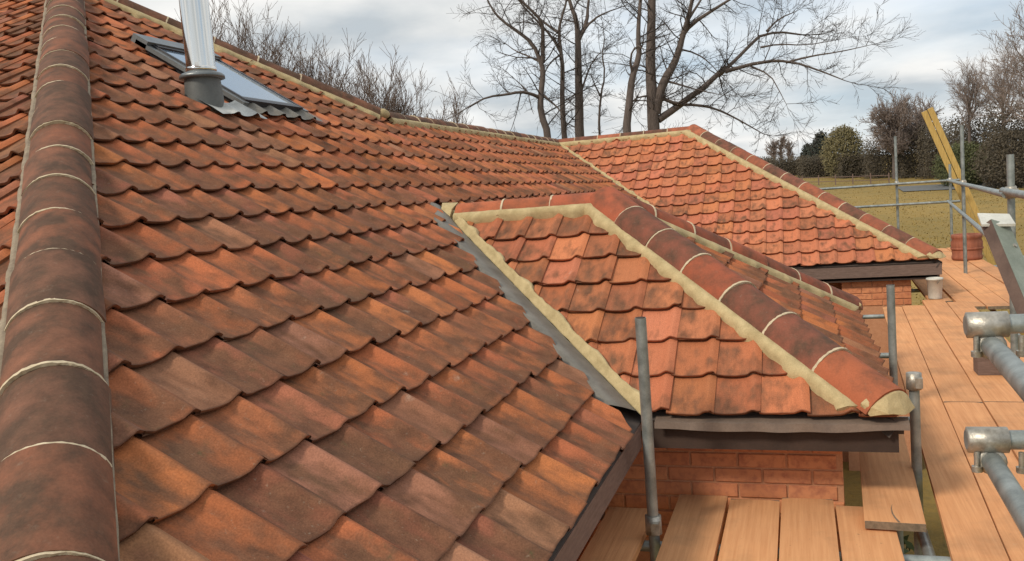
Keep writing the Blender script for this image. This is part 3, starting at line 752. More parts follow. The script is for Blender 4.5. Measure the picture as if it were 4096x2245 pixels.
flue = MB(); flue.tube([FLUE-Vector((0, 0, .15)), FLUE+Vector((0, 0, .05)), FLUE+Vector((0, 0, .20))], [.150, .142, .132], 32)
fo = flue.build('flue', M_COLLAR, house); fo['label'] = 'polished steel flue pipe in a grey collar'
mb = MB(); F = FLUE
mb.tube([F+Vector((0, 0, 0.177)), F+Vector((0, 0, 0.183)), F+Vector((0, 0, 0.205)), F+Vector((0, 0, 0.220)), F+Vector((0, 0, 0.233))], [.128, .170, .168, .150, .112], 32)
mb.build('storm_collar', M_GREY_FRAME, fo)
mb = MB(); mb.tube([F+Vector((0, 0, 0.215)), F+Vector((0, 0, 1.0)), F+Vector((0, 0, 2.4))], .108, 40); mb.build('pipe', M_STEEL, fo)
mb = MB(); mb.tube([F+Vector((0, 0, 0.233)), F+Vector((0, 0, 0.237)), F+Vector((0, 0, 0.265)), F+Vector((0, 0, 0.269))], [.108, .114, .114, .108], 40); mb.build('pipe_band', M_STEEL, fo)
mb = MB(); mb.box(F+Vector((-.098, -.05, 0.275)), (.012, .02, .018)); mb.build('band_clip', M_STEEL, fo)
drape(F.x-.15, F.x+.46, F.y-.22, F.y-.02, .034, M_ALU, 'flashing_sheet', fo)

lump('mortar_plug', (XJ+.02, YW-.02, ZW+.005), (.16, .13, .07), M_MORTAR, house, 3)

# ------------------------------------------------------------------ scaffold
TR = .029
scaf = thing('scaffold', (5.4, -.6, GZ), 'galvanised steel tube scaffold with guard rails and couplers round the house', 'scaffold')
def sc_tube(name, a, b, r=TR, label=None):
    mb = MB(); a, b = Vector(a), Vector(b); n = max(1, int((b-a).length/1.2))
    mb.tube([a+(b-a)*i/n for i in range(n+1)], r, 16); o = mb.build(name, M_GALV, scaf)
    if label: o['label'] = label
    return o
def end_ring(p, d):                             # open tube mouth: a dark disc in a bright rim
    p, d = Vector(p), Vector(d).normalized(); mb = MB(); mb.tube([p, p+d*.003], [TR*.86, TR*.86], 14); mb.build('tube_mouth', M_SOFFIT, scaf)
for x, y, zt, lb in ((4.30, .785, -.645, 'upright tube in the inner corner before the valley'), (7.0, -.635, -.855, 'short upright behind the hip end'),
                     (5.42, -.60, -1.215, 'upright at the small wing corner'), (8.0, -1.66, .06, None), (21.55, -3.27, .05, None),
                     (21.6, -2.17, .78, None), (16.0, -2.62, .66, None), (2.86, -1.62, .3, None)):
    sc_tube('upright', (x, y, GZ-.2), (x, y, zt), label=lb); end_ring((x, y, zt), (0, 0, 1))
for z in (-.285, -.76):
    sc_tube('guard_rail', (21.75, -3.24, z-.02), (8.0, -1.62, z+.02)); sc_tube('guard_rail', (8.3, -1.66, z+.045), (5.0, -1.30, z+.05))
    sc_tube('guard_rail', (21.5, -3.45, z-.03), (21.5, 1.2, z))
def P1(x): return (x, -.522+.081*(2.8-x), -.535+.055*(2.8-x))
def P2(x): return (x, -.516+.0475*(2.8-x), -.885+.0525*(2.8-x))
for Pf, lb in ((P1, 'upper near guard rail clamped under a cross tube'), (P2, 'lower near guard rail clamped under a cross tube')):
    sc_tube('guard_rail', Pf(2.88), Pf(.25), label=lb)
    c = Vector(Pf(2.82)) + Vector((0, 0, TR*2+.004))
    sc_tube('cross_tube', c+Vector((0, .067, 0)), c+Vector((.05, -1.25, 0)))
    # right angle coupler
    mb = MB(); mb.tube([c+Vector((0, .066, 0)), c+Vector((0, .063, 0)), c+Vector((.003, -.045, 0)), c+Vector((.003, -.048, 0))], [.030, .039, .039, .030], 20)
    cp = mb.build('coupler', M_COUPLER, scaf)
    mb = MB(); q = Vector(Pf(2.83)); d = (Vector(Pf(1))-Vector(Pf(2.8))).normalized()
    mb.tube([q-d*.045, q-d*.043, q+d*.028, q+d*.03], [.030, .041, .041, .030], 18); mb.build('lower_clamp', M_COUPLER, cp)
    for sy in (-.066, .052):
        mb = MB(); e = c+Vector((-.02, sy-.01, -.03)); mb.tube([e, e+Vector((0, 0, -.06))], .008, 8); mb.tube([e+Vector((0, 0, -.045)), e+Vector((0, 0, -.062))], .016, 6); mb.build('bolt', M_COUPLER, cp)
def small_coupler(c, ax):
    c, ax = Vector(c), Vector(ax); mb = MB(); mb.tube([c-ax*.05, c-ax*.048, c+ax*.048, c+ax*.05], [.03, .043, .043, .03], 16)
    o = mb.build('coupler', M_COUPLER, scaf); mb = MB(); mb.box(c+Vector((-.05, -.02, 0)), (.02, .02, .03)); mb.build('bolt', M_COUPLER, o)
small_coupler((5.42, -.60, -1.235), (0, 0, 1)); small_coupler((4.30, .785, -1.735), (0, 0, 1)); small_coupler((8.0, -1.66, -.25), (0, 0, 1))
small_coupler((21.55, -3.27, -.3), (0, 0, 1)); small_coupler((16.0, -2.62, -.29), (0, 0, 1)); small_coupler((21.6, -2.17, -.29), (0, 0, 1))
for x in (1.6, 4.35, 6.9, 9.4, 12.0):
    sc_tube('transom', (x, .9 if x < 4.7 else -.35, DECK-.04-TR-.006), (x, -2.0, DECK-.04-TR-.006))
for x in (14.5, 17.5, 20.8): sc_tube('transom', (x, -1.55, DECK-.04-TR-.006), (x, -3.5, DECK-.04-TR-.006))
sc_tube('ledger', (1.0, -1.66, DECK-.04-3*TR-.01), (21.0, -2.9, DECK-.04-3*TR-.01)); sc_tube('ledger', (1.0, -.52, DECK-.04-3*TR-.01), (12.4, -.62, DECK-.04-3*TR-.01))

# ------------------------------------------------------------------ scaffold boards, each loose
rbd = random.Random(11)
def board(x0, ya0, x1, ya1, w, z, label, crack=False, name='scaffold_board', group='scaffold boards on the deck'):
    """board from (x0,ya0) to (x1,ya1) centre line, top at z"""
    a, b = Vector((x0, ya0, z)), Vector((x1, ya1, z)); X = (b-a).normalized(); Y = Vector((-X.y, X.x, 0)); L = (b-a).length
    me = MB(); n = max(2, int(L/.35)); m = 6; th = .042; vs = []; q = rbd.uniform(0, 99)
    cup = rbd.uniform(-.003, .004); dz = rbd.uniform(-.003, .003)
    for i in range(n+1):
        s = L*i/n; hw = w/2 + .003*noise.noise(Vector((s*1.3, q, 0)))
        warp = .004*noise.noise(Vector((s*.7, q, 3))) + dz
        for j in range(m+1):
            t = -1+2*j/m; edge = .004 if j in (0, m) else 0
            vs.append(a + X*s + Y*(t*hw) + Vector((0, 0, warp + cup*t*t - edge)))
        for j in (0, m):
            t = -1+2*j/m; vs.append(a + X*s + Y*(t*hw*1.002) + Vector((0, 0, warp-th)))
    k = m+3; fs = []
    for i in range(n):
        for j in range(m): fs.append((i*k+j, (i+1)*k+j, (i+1)*k+j+1, i*k+j+1))
        fs.append((i*k, i*k+m+1, (i+1)*k+m+1, (i+1)*k)); fs.append((i*k+m, (i+1)*k+m, (i+1)*k+m+2, i*k+m+2)); fs.append((i*k+m+1, i*k+m+2, (i+1)*k+m+2, (i+1)*k+m+1))
    fs.append(tuple(range(m+1)) + (m+2, m+1)); e = n*k; fs.append(tuple(e+j for j in range(m, -1, -1)) + (e+m+1, e+m+2))
    me.add(vs, fs)
    root = thing(name, (a.x, a.y, z-th), label, 'board', group)
    plank = me.build('plank', M_BOARD, root)
    plank.data.polygons.foreach_set('use_smooth', [False]*len(plank.data.polygons))
    for p, sgn in ((a, -1), (b, 1)):            # grey end grain and the steel end band
        mb = MB(); mb.box(p + X*(sgn*.002) + Vector((0, 0, -th*.5+dz)), (.003, w/2-.002, th*.46), (X, Y, Vector((0, 0, 1)))); mb.build('end_grain', M_ENDGRAIN, root)
    if crack:
        mb = MB(); pts = [a + X*s + Y*(.02*math.sin(s*11)-.02+.05*s) + Vector((0, 0, .0015)) for s in (0.0, .06, .12, .19, .25)]
        for i in range(4):
            w0 = .006*(1-i/4.5); w1 = .006*(1-(i+1)/4.5)
            mb.add([pts[i]-Y*w0, pts[i]+Y*w0, pts[i+1]+Y*w1, pts[i+1]-Y*w1], [(0, 3, 2, 1)])
        mb.build('split', M_ENDGRAIN, root)
    return root
for y, ex, lb in ((.597, 4.94, 'short scaffold board by the corner upright, ending at the brick wall'), (.305, 4.90, 'second scaffold board from the corner upright, ending at the brick wall'),
                  (.022, 4.95, 'third scaffold board from the corner upright, ending at the brick wall'), (-.262, 4.86, 'scaffold board passing under the loose split board')):
    board(.9, y+rbd.uniform(-.008, .008), ex, y, .272, DECK, lb)
board(.9, .985, 4.7, .975, .26, DECK-.004, 'shaded scaffold board under the main eave')
def gy(x, o): return -.74-.05*(x-4.5)-o
rows = [(0.0, .235, ((2.3, 12.35, 'long scaffold board nearest the small wing hip end'),)),
        (.26, .27, ((2.0, 7.17, 'near scaffold board right of the long one, ending at the butt joint'), (7.19, 12.4, 'far scaffold board running from the butt joint towards the brick pier'))),
        (.54, .27, ((2.6, 7.17, 'near scaffold board under the cross tubes, second right of the long one'), (7.19, 12.9, 'far scaffold board beyond the butt joint, second right of the long one'))),
        (.82, .27, ((2.2, 7.16, 'near outer scaffold board at the right edge of the picture'), (7.2, 12.6, 'far outer scaffold board beyond the butt joint')))]
for o, w, items in rows:
    for xa, xb, lb in items: board(xa, gy(xa, o), xb, gy(xb, o), w, DECK, lb)
for i, (yy, lb) in enumerate(((-1.90, 'scaffold board passing the white bucket below the far wing corner'), (-2.19, 'scaffold board second out from the white bucket'),
                              (-2.48, 'scaffold board third out from the white bucket'), (-2.77, 'scaffold board beside the terracotta pot'), (-3.06, 'outermost scaffold board under the terracotta pot'))):
    board(12.75 if i == 0 else 12.2-.05*i, yy+.12, 21.2, yy-.18, .275, DECK, lb)
board(4.52, -.392, 6.75, -.49, .285, DECK+.048, 'loose split scaffold board lying on top of the deck at the wall corner', crack=True, group='loose boards')

# ------------------------------------------------------------------ things on the deck
def lathe(mb, c, prof_, n=24):
    c = Vector(c); vs = [c + Vector((r*math.cos(2*math.pi*k/n), r*math.sin(2*math.pi*k/n), z)) for r, z in prof_ for k in range(n)]
    mb.add(vs, [(i*n+k, i*n+(k+1) % n, (i+1)*n+(k+1) % n, (i+1)*n+k) for i in range(len(prof_)-1) for k in range(n)], True)
bk = thing('bucket', (12.98, -1.74, DECK), 'white plastic bucket standing on the deck below the far wing', 'bucket')
mb = MB(); lathe(mb, (12.98, -1.74, DECK+.003), [(0, 0), (.082, 0), (.086, .01), (.102, .26), (.110, .262), (.110, .285), (.100, .29), (.094, .26), (.078, .02), (0, .02)]); mb.build('body', M_WHITE, bk)
mb = MB(); mb.tube([Vector((12.98, -1.74, DECK+.27)) + Vector((.115*math.cos(a), .115*math.sin(a)*.5-.05, -.09*math.sin(a))) for a in [math.pi*i/10 for i in range(11)]], .004, 6); mb.build('handle', M_GALV, bk)
pot = thing('clay_pot', (18.3, -3.03, DECK), 'round red terracotta chimney pot standing on the far outer boards', 'pot')
M_POT = simple('terracotta', (0.23, 0.075, 0.042), (0.36, 0.125, 0.070), 6, 0.85, stretch=(4, 4, 1))
mb = MB(); lathe(mb, (18.3, -3.03, DECK+.004), [(0, 0), (.25, 0), (.27, .03), (.27, .07), (.255, .09), (.27, .22), (.275, .34), (.25, .40), (.27, .42), (.27, .47), (.25, .49), (.21, .48), (.20, .1), (0, .1)], 28); mb.build('body', M_POT, pot)
mb = MB(); lathe(mb, (18.3, -3.03, DECK+.004), [(.276, .20), (.284, .205), (.284, .235), (.276, .24)], 28); mb.build('band', M_POT, pot)
# leaning box beam with a pale cap
a, b = Vector((5.22, -1.005, -.335)), Vector((4.045, -1.31, DECK)); ax = (b-a).normalized()
toC = -((a+b)/2).normalized(); rgt = Vector((.321, -.947, 0))
ng = (toC*.75+rgt*.65); ng = (ng-ax*ng.dot(ax)).normalized(); nb_ = ax.cross(ng)
if nb_.dot(rgt) > 0: nb_ = -nb_
beam = thing('leaning_beam', tuple(b), 'grey green box beam with side painted shadow brown leaning over the scaffold boards', 'beam')
mb = MB(); mb.box((a+b)/2, ((b-a).length/2, .066, .034), (ax, nb_, ng)); mb.build('steel_section', M_BEAM, beam)
mb = MB(); mb.box((a+b)/2+nb_*.068, ((b-a).length/2-.004, .004, .032), (ax, nb_, ng)); mb.build('shade_side_plate', M_SHADE_SIDE, beam)  # thin plate whose brown colour paints the beam's shaded side
for s in (.08, .5, .9):
    mb = MB(); c = a+(b-a)*s+ng*.035-nb_*.03; mb.tube([c-ng*.002, c+ng*.006], .011, 8); mb.build('rivet', M_COUPLER, beam)
cap = MB(); c = a - ax*.005; u_ = Vector((.321, -.947, -.05)).normalized(); d_ = Vector((.93, .30, .12)).normalized(); n_ = u_.cross(d_)
cap.add([c+u_*-.10+d_*-.05+n_*.0, c+u_*.07+d_*-.07, c+u_*.13+d_*.10+n_*.03, c+u_*-.03+d_*.13+n_*.035, c+u_*-.10+d_*-.05+n_*.012, c+u_*.07+d_*-.07+n_*.014, c+u_*.13+d_*.10+n_*.042, c+u_*-.03+d_*.13+n_*.046],
        [(0, 3, 2, 1), (4, 5, 6, 7), (0, 1, 5, 4), (1, 2, 6, 5), (2, 3, 7, 6), (3, 0, 4, 7)])
cap.build('cap', M_WHITE, beam)
# timber offcut on the far boards
oc = MB(); oc.box((8.2, -1.56, DECK+.09), (.10, .16, .088)); oc.box((8.2, -1.56, DECK+.19), (.13, .12, .012)); tag(oc.build('timber_offcut', M_FASCIA), 'brown timber offcut block on the outer boards', 'offcut')

# two yellow planks leaning on the far corner of the scaffold
def lean_plank(top, bot, hw, label):
    top, bot = Vector(top), Vector(bot); ld = (top-bot).normalized(); wv = Vector((-.12, -1, 0)); wv = (wv-ld*wv.dot(ld)).normalized(); dn = ld.cross(wv).normalized()
    mb = MB(); mb.box((top+bot)/2, ((top-bot).length/2, hw, .03), (ld, wv, dn)); bm = bmesh.new(); me = mb.mesh('yellow_plank'); bm.from_mesh(me)
    bmesh.ops.bevel(bm, geom=bm.edges[:], offset=.008, segments=1, affect='EDGES'); bm.to_mesh(me); bm.free()
    tag(link('yellow_plank', me, M_YELLOW), label, 'plank', 'yellow planks leaning on the scaffold')
lean_plank((21.95, -2.83, 1.30), (22.0, -4.92, GZ), .064, 'yellow timber plank leaning on the far scaffold corner, left one of the pair')
lean_plank((21.93, -2.955, 1.36), (21.98, -5.06, GZ), .062, 'yellow timber plank leaning on the far scaffold corner, right one of the pair')

# ------------------------------------------------------------------ vegetation
RH, FH = Vector((.3212, -.9470, 0)), Vector((.9470, .3212, 0))
class Twigs:
    def __init__(s, seed): s.v = []; s.f = []; s.r = random.Random(seed)
    def seg(s, a, b, ra, rb, n):
        d = (b-a)
        if d.length < 1e-6: return
        d.normalize(); ref = Vector((0, 0, 1)) if abs(d.z) < .9 else Vector((1, 0, 0)); x = d.cross(ref).normalized(); y = d.cross(x); o = len(s.v)
        for p, r in ((a, ra), (b, rb)):
            for k in range(n):
                t = 2*math.pi*k/n; s.v.append(tuple(p+x*(r*math.cos(t))+y*(r*math.sin(t))))
        for k in range(n): s.f.append((o+k, o+(k+1) % n, o+n+(k+1) % n, o+n+k))
    def rv(s): return Vector((s.r.gauss(0, 1), s.r.gauss(0, 1), s.r.gauss(0, 1)))
    def branch(s, p, d, L, r, lev, spec):
        """spec: (children per level, length ratio, spread, lift, min radius)"""
        kids, ratio, spread, lift, rmin = spec
        n = 4 if lev > 0 else 3; sides = 5 if r > .03 else 3; q = p.copy(); d = d.normalized(); rad = r
        for i in range(n):
            d = (d + s.rv()*.13 + Vector((0, 0, lift))).normalized(); e = q+d*(L/n); r1 = max(rmin*.7, rad*(.80 if i < n-1 else .55))
            s.seg(q, e, rad, r1, sides)
            if lev > 0:
                for _ in range(kids[lev] if s.r.random() < .92 else 0):
                    t = s.r.random(); side = s.rv(); side = (side-d*side.dot(d)).normalized()
                    s.branch(q+(e-q)*t, d*math.cos(spread)+side*math.sin(spread)*s.r.uniform(.6, 1.2), L*ratio*s.r.uniform(.6, 1.15), max(rmin, r1*.55), lev-1, spec)
            q, rad = e, r1
    def build(s, name, mat, par):
        me = bpy.data.meshes.new(name); me.from_pydata(s.v, [], s.f); me.update(); me.polygons.foreach_set('use_smooth', [True]*len(s.f))
        return link(name, me, mat, par)
TREES = [
    ((27.94, 7.9), [((0.2, 0.02), [(0.12, 2.04), (-0.12, 2.81), (-0.07, 3.39), (0.09, 4.2), (-0.01, 4.54), (-0.18, 5.09), (-0.67, 5.53), (-1.2, 5.94), (-1.5, 6.37), (-1.67, 6.87)]), ((0.1, 0.02), [(0.08, 4.45), (0.16, 5.47), (0.12, 5.76), (-0.23, 6.11), (-0.62, 6.47), (-0.96, 6.94)]), ((0.09, 0.015), [(-0.12, 3.33), (-0.39, 3.45), (-0.76, 3.52), (-1.23, 3.43), (-1.82, 3.39), (-2.26, 3.18), (-2.66, 2.96)]), ((0.07, 0.01), [(0.03, 3.38), (0.27, 3.15), (0.54, 2.84), (0.61, 2.58)]), ((0.06, 0.01), [(0.07, 4.45), (-0.37, 4.77), (-0.77, 5.01), (-1.08, 5.36)])]),
    ((29.11, 7.57), [((0.17, 0.02), [(0.01, 2.07), (0.01, 3.28), (0.12, 4.29), (0.1, 4.85), (0.06, 5.58), (0.18, 6.03), (0.44, 6.65), (0.44, 7.15)]), ((0.08, 0.015), [(0.06, 5.58), (-0.38, 5.99), (-0.78, 6.48), (-1.05, 6.93)]), ((0.08, 0.015), [(0.1, 4.89), (-0.16, 5.42), (-0.68, 6.01), (-1.16, 6.56), (-1.39, 6.95)]), ((0.05, 0.01), [(0.1, 4.85), (-0.26, 4.67), (-0.5, 4.34), (-0.55, 4.0)])]),
    ((30.26, 7.31), [((0.3, 0.04), [(-0.01, 2.09), (0.09, 3.34), (0.12, 4.4), (0.2, 5.54), (0.18, 6.19), (-0.01, 6.73), (-0.09, 7.39)]), ((0.13, 0.02), [(0.2, 5.49), (0.57, 6.03), (0.67, 6.81), (0.84, 7.32)]), ((0.07, 0.012), [(0.32, 5.66), (0.76, 6.15), (1.31, 6.41), (1.81, 6.55)]), ((0.06, 0.01), [(0.16, 3.6), (0.4, 4.2), (0.66, 4.71), (1.09, 5.03)])]),
    ((32.46, 7.04), [((0.09, 0.01), [(-0.04, 2.27), (0.12, 3.68), (0.37, 4.42), (0.28, 5.27), (0.43, 5.68), (0.39, 6.29)]), ((0.05, 0.01), [(0.12, 3.68), (-0.09, 4.07), (-0.25, 4.46)])]),
    ((27.82, 5.14), [((0.22, 0.04), [(-0.04, 1.86), (0.15, 2.89), (0.28, 3.68), (0.56, 4.26), (0.55, 4.66), (0.58, 5.25), (0.71, 6.03), (0.77, 6.61)]), ((0.07, 0.01), [(0.31, 3.72), (0.19, 4.21), (0.4, 4.55), (0.57, 4.34)])]),
    ((30.11, 4.62), [((0.34, 0.12), [(-0.01, 1.92), (0.01, 3.21), (0.0, 4.07), (0.09, 5.17), (0.17, 6.01), (0.25, 7.06)]), ((0.24, 0.05), [(0.09, 2.6), (0.23, 3.19), (0.49, 3.78), (0.77, 4.14), (1.0, 4.68), (1.13, 5.13), (1.33, 5.63), (1.45, 6.13), (1.66, 6.74)]), ((0.12, 0.02), [(1.13, 5.13), (1.46, 5.49), (2.12, 5.82), (2.79, 6.15), (3.45, 6.44)]), ((0.09, 0.02), [(1.31, 5.54), (1.7, 6.06), (2.08, 6.54)]), ((0.17, 0.03), [(0.18, 2.38), (0.86, 2.76), (1.32, 3.07), (1.86, 3.37), (2.36, 3.76), (2.9, 4.19), (2.35, 3.65), (3.04, 4.19), (4.08, 5.09), (4.21, 5.12), (4.82, 5.25), (5.68, 5.1)]), ((0.1, 0.015), [(2.58, 3.84), (3.9, 4.08), (4.76, 3.98), (5.61, 3.61), (6.47, 3.16)]), ((0.06, 0.01), [(4.68, 3.98), (5.42, 4.1), (6.29, 4.12), (7.16, 4.22)]), ((0.06, 0.01), [(4.08, 5.09), (4.57, 5.52), (5.28, 5.76)]), ((0.05, 0.01), [(3.83, 4.56), (4.44, 4.6), (5.22, 4.45), (6.09, 4.51)]), ((0.05, 0.008), [(3.46, 3.95), (4.05, 3.6), (4.24, 3.08), (4.43, 2.5)]), ((0.1, 0.015), [(0.27, 3.15), (0.87, 2.84), (1.52, 2.79), (2.17, 2.62), (2.8, 2.27), (3.34, 1.92), (3.78, 1.63)]), ((0.07, 0.01), [(0.48, 3.69), (0.9, 3.49), (1.41, 3.23), (2.18, 2.96)]), ((0.06, 0.01), [(-0.03, 3.21), (-0.42, 3.2), (-0.69, 3.09), (-0.89, 2.76)]), ((0.05, 0.01), [(1.06, 4.71), (1.62, 4.54), (2.08, 4.17), (2.36, 3.8)])]),
]
TLABEL = ['bare tree with a low drooping branch, leftmost of the tall trunks', 'slim dark bare tree, second from the left of the tall trunks', 'thick pale bare trunk, third of the tall trunks from the left',
          'thin bare sapling in the gap between the two clumps of trunks', 'slightly leaning bare tree close left of the thickest trunk', 'largest bare tree with a long limb reaching to the right']
for ti, (bs, limbs) in enumerate(TREES):
    bz = ground_z(bs[0], bs[1]); B = Vector((bs[0], bs[1], 0)); tr = thing('bare_tree', (bs[0], bs[1], bz), TLABEL[ti], 'tree', 'tall bare trees behind the roof')
    trunk, tw = MB(), Twigs(100+ti); rg = random.Random(50+ti)
    for li, ((ra, rb), pts) in enumerate(limbs):
        dep = rg.uniform(-.9, .9) if li else 0; P = []
        for i, (h, z) in enumerate(pts): P.append(B + RH*h + FH*(dep*i/len(pts)*1.6) + Vector((0, 0, z)))
        if li == 0: P = [Vector((P[0].x+.05, P[0].y, bz-.3)), Vector((P[0].x+.02, P[0].y, bz+1.2))] + P
        # smooth the path
        for _ in range(1):
            Q = [P[0]]
            for i in range(len(P)-1): Q += [P[i].lerp(P[i+1], .3), P[i].lerp(P[i+1], .7)]
            P = Q + [P[-1]]
        n = len(P); R_ = [ra*.82+(rb-ra*.82)*(i/(n-1))**.8 for i in range(n)]
        trunk.tube(P, R_, 9 if ra > .1 else 6)
        start = 3 if li == 0 else 1
        fine_ = ti == 3
        for i in range(start, n-1):
            seg = (P[i+1]-P[i]); k = max(1, int(seg.length*(3.6 if P[i].z > 2.2 else .6)))
            for _ in range(k):
                t = rg.random(); side = Vector((rg.gauss(0, 1), rg.gauss(0, 1), rg.gauss(0, .7)+.35)); dd = seg.normalized(); side = (side-dd*side.dot(dd)).normalized()
                r_ = min(.030, max(.011, R_[i]*.4))
                tw.branch(P[i].lerp(P[i+1], t), dd*.5+side, rg.uniform(.7, 1.7)*(.6 if fine_ else 1), r_, 2, ((0, 2, 1), .52, .75, .03, .0055))
        tw.branch(P[-1], P[-1]-P[-2], 1.5, rb, 2, ((0, 2, 2), .6, .6, .05, .0055))
    trunk.build('trunk', M_BARK, tr); tw.build('crown', M_TWIG, tr)

# coppiced shrubs behind the skylight hip
SHR = [(20.1, 15.2, 5.6, 'behind the flue, tallest and leftmost of the coppice shrubs'), (20.5, 14.2, 4.8, 'right of the flue, second of the coppice shrubs'), (20.8, 13.3, 4.1, 'third coppice shrub from the flue'),
       (21.2, 12.35, 3.8, 'fourth coppice shrub from the flue'), (21.45, 11.5, 3.8, 'fifth coppice shrub from the flue, with tall upright stems'), (21.8, 10.6, 2.9, 'sixth coppice shrub from the flue, falling away to the right'),
       (22.1, 9.75, 2.1, 'small shrub at the right end of the coppice row')]
for i, (x, y, zt, lb) in enumerate(SHR):
    bz = ground_z(x, y); sh = thing('coppice_shrub', (x, y, bz), 'leafless brown shrub ' + lb, 'shrub', 'coppice shrubs behind the roof'); tw, st = Twigs(300+i), Twigs(400+i); rg = random.Random(60+i)
    H = zt-bz
    for k in range(34):
        d = Vector((rg.gauss(0, .13), rg.gauss(0, .13), 1)).normalized(); p = Vector((x+rg.gauss(0, .35), y+rg.gauss(0, .35), bz)); L = H*rg.uniform(.62, .86)
        q = p
        for j in range(6):
            e = q+(d+Vector((rg.gauss(0, .05), rg.gauss(0, .05), 0)))*(L/6); st.seg(q, e, .045*(1-j/7.5), .045*(1-(j+1)/7.5), 5)
            if j >= 3:
                for _ in range(3):
                    tw.branch(q.lerp(e, rg.random()), (d+Vector((rg.gauss(0, .35), rg.gauss(0, .35), .2))), rg.uniform(.6, 1.3), .014, 2, ((0, 2, 1), .6, .55, .05, .006))
            q = e
        tw.branch(q, d, H*.17, .014, 2, ((0, 2, 2), .55, .5, .06, .006))
    st.build('stem', M_TWIG_RED, sh); tw.build('crown', M_TWIG_RED, sh)

# far trees to the right
def far_tree(x, y, zt, spread, label, mat, seed, dens=1.0, name='far_tree', low=.25, tr_=.016):
    bz = ground_z(x, y); t = thing(name, (x, y, bz), label, 'tree', 'trees beyond the field'); tw, st = Twigs(seed), MB(); rg = random.Random(seed); H = zt-bz
    st.tube([(x, y, bz-.3), (x+.1, y, bz+H*.3), (x, y+.1, bz+H*.7)], [.26, .17, .05], 7)
    for k in range(int(17*dens)):
        z = bz+H*rg.uniform(low, .66); ang = rg.uniform(0, 6.283); d = Vector((math.cos(ang)*.8*spread, math.sin(ang)*.8*spread, rg.uniform(.7, 1.3)))
        L = H*.30*rg.uniform(.6, 1.05)
        tw.branch(Vector((x, y, z)), d, L, .07, 3, ((0, 1, 2, 2), .58, .62, .03, tr_))
    for k in range(3):
        tw.branch(Vector((x, y, bz+H*.60)), Vector((rg.gauss(0, .2), rg.gauss(0, .2), 1)), H*.30, .06, 3, ((0, 1, 2, 2), .55, .5, .07, tr_))
    st.build('trunk', M_BARK, t); tw.build('crown', mat, t)
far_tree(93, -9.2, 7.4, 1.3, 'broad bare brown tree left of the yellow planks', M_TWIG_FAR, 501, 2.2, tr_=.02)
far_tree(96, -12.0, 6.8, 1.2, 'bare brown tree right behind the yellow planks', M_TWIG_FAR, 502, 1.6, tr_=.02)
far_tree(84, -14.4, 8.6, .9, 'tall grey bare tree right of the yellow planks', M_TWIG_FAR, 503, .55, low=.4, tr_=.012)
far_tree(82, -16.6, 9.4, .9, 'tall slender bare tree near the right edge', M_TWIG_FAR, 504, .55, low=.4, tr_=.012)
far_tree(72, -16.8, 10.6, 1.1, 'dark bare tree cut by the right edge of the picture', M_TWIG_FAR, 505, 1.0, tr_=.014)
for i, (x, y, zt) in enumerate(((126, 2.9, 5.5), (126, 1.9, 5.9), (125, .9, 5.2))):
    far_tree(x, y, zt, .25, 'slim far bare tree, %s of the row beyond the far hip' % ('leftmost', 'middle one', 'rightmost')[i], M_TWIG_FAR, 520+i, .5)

def leafy(name, x, y, zt, w, mat, label, seed, shape='round', leaf=.22, count=2600, cat='shrub', group='shrubs beyond the field', stemless=False, lx=None):
    bz = ground_z(x, y); t = thing(name, (x, y, bz), label, cat, group); rg = random.Random(seed); H = zt-bz; V_, F_ = [], []
    for _ in range(count):
        h = rg.random(); rr_ = {'round': math.sqrt(max(0, 1-(2*h-1)**2))*.9+.1, 'cone': (1-h)**.7, 'col': min(1, 3*(1-h))*min(1, h*5+.5), 'hedge': 1.0}[shape]
        a_ = rg.uniform(0, 6.283); k = math.sqrt(rg.random())
        k = max(k, rg.random()); p = Vector((x+math.cos(a_)*k*rr_*w, y+math.sin(a_)*k*rr_*w, bz+H*h))
        if shape == 'hedge': p = Vector((x, y, bz+H*h*(.8+.4*rg.random()))) + RH*rg.uniform(-1, 1)*(lx or w) + FH*rg.uniform(-1, 1)*w
        sp = .025 if shape == 'hedge' else .05
        p += Vector((rg.gauss(0, sp), rg.gauss(0, sp), rg.gauss(0, sp)))*H
        u_ = Vector((rg.gauss(0, 1), rg.gauss(0, 1), rg.gauss(0, 1))).normalized(); v_ = u_.orthogonal().normalized(); s_ = leaf*rg.uniform(.6, 1.3); o = len(V_)
        V_ += [tuple(p-u_*s_), tuple(p+v_*s_*.6), tuple(p+u_*s_), tuple(p-v_*s_*.6)]; F_.append((o, o+1, o+2, o+3))
    me = bpy.data.meshes.new('crown'); me.from_pydata(V_, [], F_); me.update(); link('crown', me, mat, t)
    mb = MB(); mb.tube([(x, y, bz-.3), (x, y, bz+H*.7)], [.18, .05], 7); mb.build('trunk', M_BARK, t)
leafy('conifer', 116.6, -1.45, 4.0, .75, M_EVER, 'small dark conifer standing alone on the skyline', 601, 'col', .16, 2200, 'tree', 'conifers on the skyline')
leafy('conifer', 111.9, -3.0, 5.0, 1.35, M_EVER, 'larger dark conifer beside the olive tree', 602, 'col', .18, 4200, 'tree', 'conifers on the skyline')
leafy('olive_tree', 102.0, -4.95, 4.9, 2.1, M_OLIVE, 'rounded olive green tree left of the bare brown tree', 603, 'round', .11, 12000, 'tree', 'olive trees')
leafy('green_shrub', 78.2, -12.9, 1.6, 2.2, M_GREEN, 'green bush right of the yellow planks', 604, 'round', .09, 9000)
leafy('green_shrub', 74.0, -15.3, 2.2, 2.4, M_HEDGE, 'dark bush near the right edge', 605, 'round', .09, 9000)
